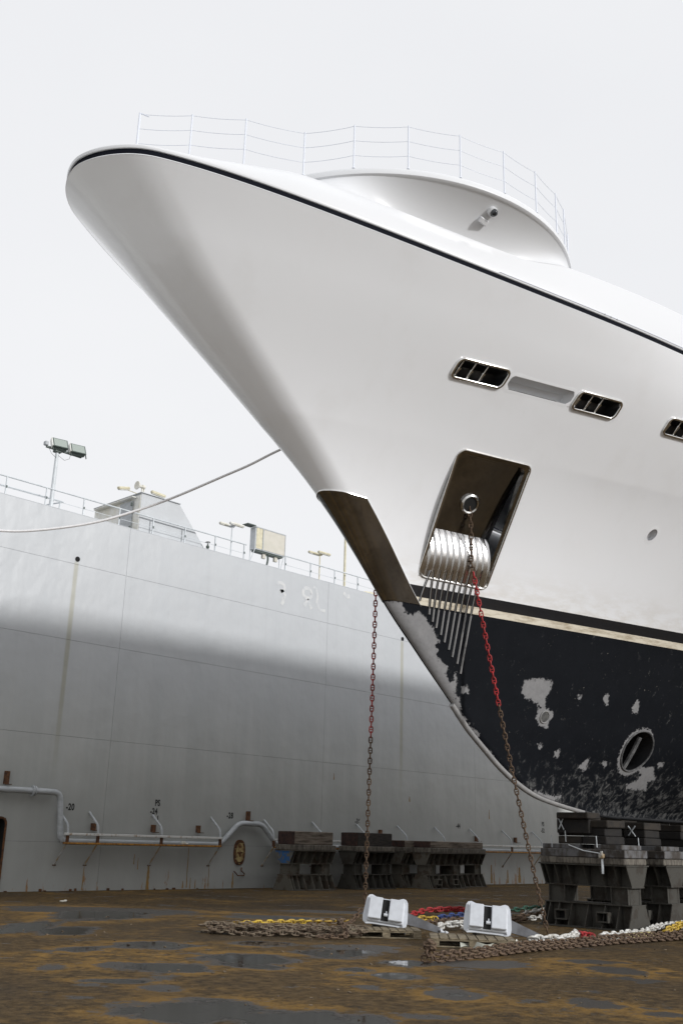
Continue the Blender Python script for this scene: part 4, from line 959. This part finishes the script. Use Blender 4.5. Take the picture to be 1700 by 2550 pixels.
def crib(x, idx):
    c = thing('timber_crib', (x, 12.3, 1.42), ['tarred timber crib with a taped X between the first keel block and the hull', 'timber crib with a taped X on the second keel block', 'dark timber crib on the third keel block under the yacht', 'dark timber crib on the fourth keel block back', 'dark timber crib on the fifth and farthest keel block'][idx], 'timber', 'timber cribs under the keel')
    MB().bbox(x-.48, x+.48, 11.25, 13.3, 1.42, 1.58, .012).build('concrete_pad', M_PAD, c)
    MB().bbox(x-.42, x+.42, 11.35, 12.0, 1.583, 1.68, .01).bbox(x-.42, x+.42, 12.35, 13.28, 1.583, 1.68, .01).build('packing_plate', M_PAD, c)
    z = 1.685
    for j, hgt in enumerate((.17, .17, .16, .12)):
        for q, (ya, yb) in enumerate(((12.32, 12.9), (11.72, 12.29))):
            if q == 1 and j == 3: continue
            w = .40+random.uniform(-.03, .03)
            Mj = Matrix.Translation((x, (ya+yb)/2, z)) @ Matrix.Rotation(random.uniform(-.05, .05), 4, 'Z') @ Matrix.Rotation(random.uniform(-.012, .012), 4, 'Y')
            MB().bbox(-w, w*.9, -(yb-ya)/2+random.uniform(-.05, .04), (yb-ya)/2-.012, 0, hgt-.008, random.uniform(.01, .025), Mj).build('timber', M_PLY if (j+q) % 3 else M_PLYB, c)
        z += hgt
    if idx == 0: MB().bbox(x-.62, x-.1, 12.0, 12.78, 2.2, 2.33, .02).build('wedge', M_PLYB, c); MB().bbox(x-.5, x-.38, 12.05, 12.85, 1.9, 2.195, .015).build('wedge', M_PLY, c)
    xf = x-.53 if idx == 0 else x-.46
    if idx < 2:
        for (y0, z0, y1, z1) in ((12.78, 1.98, 12.63, 2.26), (12.65, 1.97, 12.8, 2.25)) if idx == 0 else ((12.1, 1.9, 11.93, 2.1), (11.93, 1.88, 12.1, 2.1)):
            MB().tube([(xf, y0, z0), (xf, y1, z1)], .014, 5).build('strap', M_TAPE, c)
        for y, z0, z1 in ((12.95, 1.6, 1.85), (12.6, 1.72, 1.95), (11.85, 1.62, 1.85)):
            MB().tube([(xf-.02, y, z0), (xf-.02, y+.01, z1)], .012, 5).build('strap', M_TAPE, c)
for k in range(5): crib(20.65+1.72*k, k)
# a small hook block hanging on the first keel block
hk = thing('chain_hoist_hook', (20.1, 11.75, 1.2), 'small hook on a short chain hanging on the nearest keel block', 'hook')
MB().tube([(20.1, 11.75, 1.55), (20.1, 11.75, 1.42)], .03, 8).bbox(20.05, 20.15, 11.69, 11.81, 1.4, 1.5, .02).build('hook_body', M_PIPER, hk)
MB().tube([(20.12, 11.75, 1.4), (20.1, 11.74, 1.25), (20.12, 11.75, 1.1)], .025, 6).build('chain_tail', M_RAILW, hk)
MB().tube([(20.12, 12.55, 1.66), (20.13, 12.2, 1.55), (20.12, 11.78, 1.5)], .01, 5).build('wire_sling', M_RAILW, hk)

# ------------------------------------------------------------------ chains
M_CHR = simple('rusty_chain', (.13, .085, .05), (.055, .032, .02), 20, .8, bump=.3)
M_CHRG = simple('dry_rust_chain', (.17, .135, .095), (.075, .048, .03), 14, .85, bump=.3)
M_CHRED = simple('red_painted_chain', (.42, .018, .022), (.20, .02, .02), 16, .6)
M_CHDRED = simple('faded_red_chain', (.40, .05, .045), (.20, .05, .04), 10, .6)
M_CHW = simple('white_painted_chain', (.66, .66, .64), (.34, .32, .28), 14, .6)
M_CHY = simple('yellow_painted_chain', (.58, .40, .03), (.30, .19, .04), 14, .6)
M_CHB = simple('blue_painted_chain', (.025, .06, .22), (.02, .035, .11), 14, .6)
M_CHG = simple('green_painted_chain', (.02, .10, .06), (.02, .06, .04), 12, .5)
_lk = {}
def link_mesh(d, mat, stud=True):
    k = (round(d, 4), mat.name)
    if k not in _lk:
        hl, hw = 2.45*d, 1.25*d; path = []
        for sx, a0 in ((1, -90), (-1, 90)):
            for q in range(5): a = radians(a0+45*q); path.append(((hl-hw)*sx+hw*cos(a), hw*sin(a), 0))
        m_ = MB().tube(path, d*.5, 6, closed=True, smooth=True, up=(0, 0, 1))
        if stud: m_.tube([(0, -hw, 0), (0, hw, 0)], d*.34, 5, cap=False)
        me = m_.mesh('link', mat); _lk[k] = me
    return _lk[k]
def lay_chain(root, path, d, matf, jitter=0.0, flat=False, roll0=0):
    """links along a polyline, every other one turned a quarter"""
    P = [Vector(p) for p in path]; seg = [(P[i+1]-P[i]).length for i in range(len(P)-1)]; tot = sum(seg); pitch = 3.95*d
    n = int(tot/pitch); cnt = 0
    for k in range(n):
        s = (k+.5)*pitch; i = 0
        while i < len(seg)-1 and s > seg[i]: s -= seg[i]; i += 1
        p_ = P[i].lerp(P[i+1], min(1, s/seg[i])); t = (P[i+1]-P[i]).normalized()
        up = Vector((0, 0, 1)) if abs(t.z) < .8 else Vector((.7, -.7, 0))
        y = up.cross(t).normalized(); z = t.cross(y)
        R = Matrix((t, y, z)).transposed().to_4x4()
        roll = roll0+(pi/2 if k % 2 else 0)+random.uniform(-1, 1)*jitter
        if flat: roll = roll0+(radians(62) if k % 2 else radians(-22))+random.uniform(-.25, .25)
        J = Matrix.Rotation(random.uniform(-1, 1)*jitter*.5, 4, 'Z')
        o = place('link', link_mesh(d, matf((k+.5)/n)), Matrix.Translation(p_) @ R @ J @ Matrix.Rotation(roll, 4, 'X'), root); cnt += 1
    return cnt
def sagged(a, b, sag, n=24, side=(0, 0, -1)):
    a, b = Vector(a), Vector(b); return [a.lerp(b, t)+Vector(side)*sag*4*t*(1-t) for t in np.linspace(0, 1, n)]
D = .027
cp_ = thing('anchor_chain', (18.1, 11.5, 0), 'anchor chain, red in the middle and rusty below, slanting from the port hawse pocket', 'chain')
start = HAW+Vector((.03, .02, -.02)); lip = pkp(.66, .80, -.03); gnd = Vector((17.75, 11.6, .06))
pth = [start]+[start.lerp(lip, t) for t in (.5,)]+[lip]
pth = [start, start.lerp(lip, .5)+Vector((0, -.02, -.01)), lip]+sagged(lip, gnd, .22, 30)[1:]
lay_chain(cp_, pth, D, lambda f: M_CHR if f < .155 or f > .47 else M_CHRED)
cs_ = thing('anchor_chain', (16.5, 15.2, 0), 'starboard anchor chain hanging clear behind the stem, dull red above, rusty below', 'chain')
sb = Vector((14.57, 2*YC-HAW.y, 7.75))
lay_chain(cs_, sagged(sb, (15.02, 13.64, 6.36), 0, 3)+sagged((15.02, 13.64, 6.36), (16.45, 15.1, .35), .10, 30)[1:], D, lambda f: M_CHDRED if f < .56 else M_CHR)

hdv = Vector((hd.x, hd.y, 0)); rtv = Vector((rt.x, rt.y, 0))
# flaked heaps on the floor
h1 = thing('chain_heap', (13.2, 14.2, 0), 'long heap of rusty anchor chain flaked out left of the first pallet', 'chain')
base = Vector((12.15, 14.95, 0)); cnt = 0
for lay in range(2):
    for r in range(5 if lay == 0 else 4):
        a = base+hdv*(.16*r+.08*lay-.05)+rtv*random.uniform(-.1, .15)+Vector((0, 0, .05+.085*lay))
        L_ = 2.75+random.uniform(-.25, .2)
        wob = random.uniform(0, 6)
        cnt += lay_chain(h1, [a+rtv*L_*t+hdv*(.05*sin(9*t+wob))+Vector((0, 0, .03*sin(14*t+wob))) for t in np.linspace(0, 1, 20)], D*1.04, lambda f: M_CHRG, .4, True, random.uniform(0, 1))
y1 = thing('yellow_chain_length', (14.6, 15.2, 0), 'yellow painted length of chain lying behind the rusty heap', 'chain')
lay_chain(y1, [(12.9, 15.2, .13), (13.9, 15.15, .12), (15.0, 15.1, .11), (16.1, 15.05, .08)], .034, lambda f: M_CHY if (f < .62 or int(f*22) % 2) else M_CHRG, .2, True)
ctail = thing('chain_tail', (14.0, 13.3, 0), 'loop of rusty chain running from the hanging chain round the first pallet', 'chain')
lay_chain(ctail, arc_path([(16.4, 15.15, .3), (16.0, 15.0, .1), (14.9, 14.3, .05), (14.2, 13.65, .28), (13.85, 13.2, .2), (13.7, 12.95, .05), (13.2, 13.3, .05)], .3), D*1.1, lambda f: M_CHR, .3, True)
h2 = thing('chain_heap', (15.5, 9.9, 0), 'long low ridge of dark rusty chain in front of the second pallet', 'chain')
fr_ = [(12.3, 9.9), (13.4, 9.92), (14.6, 9.98), (15.9, 10.05), (17.4, 9.95), (19.0, 9.75), (20.0, 9.62)]
for lay in range(2):
    for r in range(1 if lay else 3):
        off = hdv*(.10*r+.10*lay)
        lay_chain(h2, [Vector((x, y, .045+.075*lay+.012*sin(x*7+r)))+off*(1 if i else .25) for i, (x, y) in enumerate(fr_ if r == 0 else fr_[1:])], D*1.06, lambda f: M_CHR, .4, True, random.uniform(0, 1))
kn = thing('chain_end', (12.25, 9.95, 0), 'small upright knot of rusty links at the near end of the long chain ridge', 'chain')
for q in range(7):
    place('link', link_mesh(D*1.3, M_CHR), Matrix.Translation((12.22+random.uniform(-.07, .09), 9.97+random.uniform(-.06, .08), .06+.035*q)) @ Matrix.Rotation(random.uniform(0, 6), 4, 'Z') @ Matrix.Rotation(random.uniform(.3, 1.5), 4, 'X'), kn)
def ground_chain(name, pts, d, mat, label, jit=.4):
    if d > .04: d *= .78
    t_ = thing(name, (pts[0][0], pts[0][1], 0), label, 'chain'); lay_chain(t_, arc_path([(x+random.uniform(-.06, .06), y+random.uniform(-.06, .06), z) for x, y, z in pts], .25), d, (lambda f: mat), jit, True)
    if len(pts) > 3: lay_chain(t_, arc_path([(x+.1+random.uniform(-.07, .07), y+.08+random.uniform(-.07, .07), z*.8+.02) for x, y, z in pts[1:]], .25), d, (lambda f: mat), jit*1.5, True)
    return t_
ground_chain('white_chain', [(15.95, 10.75, .1), (16.3, 10.7, .09), (16.9, 10.55, .08), (17.5, 10.85, .1), (17.75, 11.0, .13)], .05, M_CHW, 'thick white chain shackled to the right anchor, ending at a red link')
ground_chain('red_chain_link', [(17.55, 10.72, .07), (17.75, 10.85, .12), (17.9, 10.8, .05), (17.8, 10.65, .04)], .045, M_CHRED, 'short tangle of red chain links on the white chain')
ground_chain('white_chain', [(18.3, 10.75, .06), (19.0, 10.75, .06), (19.8, 10.75, .06), (20.6, 10.85, .1), (21.3, 11.0, .12), (22.3, 11.05, .12), (23.4, 11.2, .1)], .036, M_CHW, 'long white chain lying along the foot of the keel blocks')
ground_chain('white_chain', [(20.2, 10.05, .16), (21.0, 9.95, .2), (22.0, 9.9, .16), (23.2, 9.85, .1)], .042, M_CHW, 'white chain on top of the rusty ridge at the right edge')
ground_chain('yellow_chain', [(20.2, 10.55, .08), (20.9, 10.6, .14), (21.6, 10.7, .18), (22.3, 10.75, .16)], .04, M_CHY, 'short yellow chain in front of the keel blocks at the right', .5)
ground_chain('white_chain', [(16.5, 13.3, .08), (17.0, 13.45, .1), (17.5, 13.3, .12), (18.0, 13.4, .08)], .055, M_CHW, 'thick white chain shackled to the left anchor')
ground_chain('white_chain', [(16.9, 12.95, .08), (17.3, 12.85, .1), (17.8, 12.75, .09)], .052, M_CHW, 'second strand of thick white chain just right of the left anchor\'s shackle')
ground_chain('blue_chain', [(18.4, 14.9, .1), (19.2, 14.8, .14), (20.0, 14.6, .14), (20.6, 14.3, .1)], .046, M_CHB, 'blue painted chain between the two anchors')
ground_chain('red_chain', [(18.3, 15.5, .12), (19.0, 15.5, .2), (19.8, 15.35, .22), (20.5, 15.1, .14)], .046, M_CHRED, 'red painted chain behind the blue chain')
ground_chain('rusty_chain', [(17.4, 14.3, .06), (18.2, 14.4, .08), (19.2, 14.2, .08), (20.4, 13.8, .06)], .042, M_CHR, 'rusty chain lying in front of the blue chain')
ground_chain('yellow_chain', [(17.6, 15.1, .08), (18.0, 14.95, .1), (18.4, 14.8, .08)], .045, M_CHY, 'short yellow chain left of the blue chain')
ground_chain('white_chain', [(21.6, 14.9, .08), (22.2, 14.8, .15), (23.0, 14.7, .15), (23.8, 14.6, .1)], .048, M_CHW, 'white chain in a heap behind the right anchor\'s crown')
ground_chain('white_chain', [(20.8, 14.1, .05), (21.4, 14.05, .09), (22.2, 13.9, .09)], .046, M_CHW, 'white chain at the foot of the heap left of the nearest keel block')
ground_chain('rusty_chain', [(21.0, 14.6, .07), (21.8, 14.5, .1), (22.8, 14.3, .1)], .046, M_CHR, 'rusty chain in the heap left of the nearest keel block')
ground_chain('green_chain', [(22.2, 15.6, .1), (23.0, 15.4, .16), (24.0, 15.2, .14)], .05, M_CHG, 'dark green chain behind the white heap')
M_WEDGE = simple('yellowed_timber', (.42, .36, .16), (.26, .22, .11), 4, .8)
tag(MB().bbox(18.5, 19.6, 10.36, 10.5, .003, .1, .02).build('timber_baulk', M_WEDGE), 'yellowed timber lying between the white chain and the rusty ridge', 'timber')
tag(MB().bbox(17.3, 18.4, 10.22, 10.36, .003, .05, .01).build('plank', M_WHITE), 'whitish plank on the floor beneath the white chain', 'plank')

# ------------------------------------------------------------------ pallets and anchors
M_PALW = simple('grey_pallet_wood', (.23, .19, .125), (.12, .095, .06), 5, .9, stretch=(2, 2, 6), bump=.4)
yaw_r = math.atan2(rt.y, rt.x)
def pallet(c, rz, label, Lx=1.3, Ly=1.0):
    root = bpy.data.objects.new('pallet', None); COL.objects.link(root); root.location = c; root.rotation_euler = (0, 0, rz); tag(root, label, 'pallet', 'pallets under the anchors')
    nb = 9; bw = Lx/nb
    bm_ = MB().bbox(-bw*.44, bw*.44, -Ly/2, Ly/2, .123, .144, .004).mesh('board', M_PALW)
    for k in range(nb): place('board', bm_, Matrix.Translation((-Lx/2+bw*(k+.5), random.uniform(-.01, .01), random.uniform(-.002, .002))), root)
    st = MB().bbox(-Lx/2, Lx/2, -.05, .05, .1, .122, .004).mesh('stringer', M_PALW); bl = MB().bbox(-.07, .07, -.05, .05, .024, .1, .006).mesh('block', M_PALW); bb = MB().bbox(-Lx/2, Lx/2, -.05, .05, .003, .023, .004).mesh('runner', M_PALW)
    for y in (-Ly/2+.05, 0, Ly/2-.05):
        place('stringer', st, Matrix.Translation((0, y, 0)), root); place('runner', bb, Matrix.Translation((0, y, 0)), root)
        for x in (-Lx/2+.08, 0, Lx/2-.08): place('block', bl, Matrix.Translation((x, y, 0)), root)
    return root
P1 = Vector((14.85, 13.15, 0)); P2 = Vector((14.85, 11.2, 0))
pallet(P1, yaw_r+radians(2), 'weathered wooden pallet under the left anchor', 1.25, 1.0)
pallet(P2, yaw_r-radians(4), 'weathered wooden pallet under the right anchor', 1.4, 1.0)
M_ANC = simple('pale_grey_anchor_paint', (.56, .585, .62), (.50, .52, .55), 7, .55, bump=.15, bscale=30)
M_SHNK = simple('dark_anchor_shank', (.10, .105, .115), (.05, .05, .055), 5, .6)
def anchor(base, rz, tilt, rollz, label):
    root = thing('anchor', base, label, 'anchor', 'anchors on pallets'); base = Vector(base)
    M = Matrix.Translation(base) @ Matrix.Rotation(rz, 4, 'Z') @ Matrix.Rotation(tilt, 4, 'X') @ Matrix.Rotation(rollz, 4, 'Y') @ Matrix.Scale(.9, 4)
    # local: x right, z up, -y toward the viewer; crown plate stands on its lower edge
    w, hgt = .44, .56
    out = [(-w+.07, .0), (-w+.0, .05), (-w-.015, .15), (-w-.005, .30), (-w+.01, .45), (-w+.02, hgt-.04), (-w+.06, hgt+.02), (-w+.12, hgt+.035), (-w+.20, hgt+.005), (-w+.27, hgt-.02), (w-.27, hgt-.02), (w-.20, hgt+.005), (w-.12, hgt+.035), (w-.06, hgt+.02), (w-.02, hgt-.04), (w-.01, .45), (w+.005, .30), (w+.015, .15), (w, .05), (w-.07, .0), (w-.2, .015), (-w+.2, .015)]
    pl = MB().prism(out, lambda a, b, d: M @ Vector((a, d, b)), -.02, .02, False).build('crown_plate', M_ANC, root)
    MB().bbox(-.37, .37, -.085, -.021, .055, .505, .02, M).build('crown_base', M_ANC, root)
    for xa, xb in ((-.35, -.085), (.065, .35)):
        MB().bbox(xa, xb, -.16, -.086, .085, .515, .012, M).build('fluke_pad', M_ANC, root)
    MB().box(-.084, .064, -.093, -.0865, .075, .50, M).build('slot', M_BLACK, root)
    MB().tube([M @ Vector((-.03, -.11, .19)), M @ Vector((.05, -.11, .19))], .028, 8).bbox(-.0, .03, -.12, -.09, .17, .27, .01, M).build('pin', M_ANC, root)
    for x in (-.375, .355): MB().bbox(x, x+.02, -.06, -.021, .03, .53, .005, M).build('side_rib', M_ANC, root)
    # shank going back and down from the slot, with a shackle at its end
    tip = base+rtv*1.05+hdv*.62-Vector((0, 0, base.z-.07)); hub = M @ Vector((.25, .06, .27))
    d_ = (tip-hub); side = Vector((-d_.y, d_.x, 0)).normalized(); up_ = d_.cross(side).normalized(); up_ = up_ if up_.z > 0 else -up_
    def bar(a, b, wa, wb, ha, hb, name, mat):
        vs = []
        for p_, w_, h_ in ((a, wa, ha), (b, wb, hb)):
            vs += [p_-side*w_-up_*h_, p_+side*w_-up_*h_, p_+side*w_+up_*h_, p_-side*w_+up_*h_]
        MB().add(vs, [(0, 1, 2, 3), (7, 6, 5, 4), (0, 4, 5, 1), (1, 5, 6, 2), (2, 6, 7, 3), (3, 7, 4, 0)]).build(name, mat, root)
    bar(hub, tip, .05, .035, .11, .05, 'shank', M_SHNK)
    t2 = tip-rtv*.1-hdv*.02+Vector((0, 0, -.04)); h2_ = M @ Vector((-.1, .06, .14))
    for sx, ln in ((-.25, .8), (.30, .8)):
        a = M @ Vector((sx, .02, .2)); b = a+(M.to_3x3() @ Vector((.18, .62, -.16)))
        bar(a, b, .07, .015, .12, .03, 'fluke', M_SHNK)
    sh = MB().tube([tip+side*.07*cos(a)+d_.normalized()*(.1+.1*sin(a)) for a in np.linspace(pi, 0, 9)], .024, 8).tube([tip-side*.09, tip+side*.09], .026, 8)
    sh.build('shackle', M_ANC, root)
    return root
anchor(P1+Vector((.09, .08, .155)), yaw_r-radians(3), radians(-22), radians(7), 'pale grey anchor on the left pallet, its crown plate facing the viewer')
anchor(P2+Vector((.38, -.04, .155)), yaw_r-radians(3), radians(-22), radians(5), 'pale grey anchor on the right pallet, its crown plate facing the viewer')
# sheets under the right pallet
M_SHEET = simple('dirty_clear_sheet', (.42, .43, .38), (.25, .25, .2), 6, .4)
rg = MB(); rg.grid([[P2+rtv*(-.25+.6*u)+hdv*(-.55+.08*sin(7*u)+.05*v)+Vector((0, 0, .02+.07*v+.015*sin(11*u+3*v))) for u in np.linspace(0, 1, 14)] for v in np.linspace(0, 1, 4)])
tag(rg.build('plastic_sheet', M_SHEET), 'crumpled plastic sheet hanging under the right pallet\'s front edge', 'sheet')
rg = MB(); rg.grid([[P2+rtv*(.58+.16*u)+hdv*(-.48+.05*sin(9*u+2*v))+Vector((0, 0, .01+.13*v+.02*sin(13*u))) for u in np.linspace(0, 1, 9)] for v in np.linspace(0, 1, 5)])
tag(rg.build('white_rag', M_WHITE), 'white rag stuffed under the right pallet\'s right corner', 'rag')

# ------------------------------------------------------------------ mooring line
M_ROPE = simple('grey_white_mooring_line', (.82, .81, .81), (.72, .71, .72), 30, .7, bump=.3)
rp = [(12.9, 13.5, 9.15), (12.08, 13.6, 8.59), (11.71, 13.9, 8.29), (11.37, 14.18, 8.05), (10.67, 14.79, 7.56), (10.14, 15.26, 7.25), (9.61, 15.73, 7.0), (8.93, 16.33, 6.82), (8.4, 16.8, 6.77), (7.6, 17.5, 6.83), (6.4, 18.6, 7.15), (4.6, 20.2, 7.9), (2.0, 22.6, 9.3), (-1.0, 25.3, 11.2), (-2.2, 27.9, 11.6)]
# smooth through the points
RP = []
for i in range(len(rp)-1):
    p0, p1, p2, p3 = [Vector(rp[max(0, min(len(rp)-1, i+k))]) for k in (-1, 0, 1, 2)]
    for t in np.linspace(0, 1, 6, endpoint=False): RP.append(.5*((2*p1)+(-p0+p2)*t+(2*p0-5*p1+4*p2-p3)*t*t+(-p0+3*p1-3*p2+p3)*t**3))
RP.append(Vector(rp[-1]))
tag(MB().tube(RP, .023, 10).build('mooring_line', M_ROPE), 'thick pale mooring line sagging from the bow towards the left dock wall', 'rope')
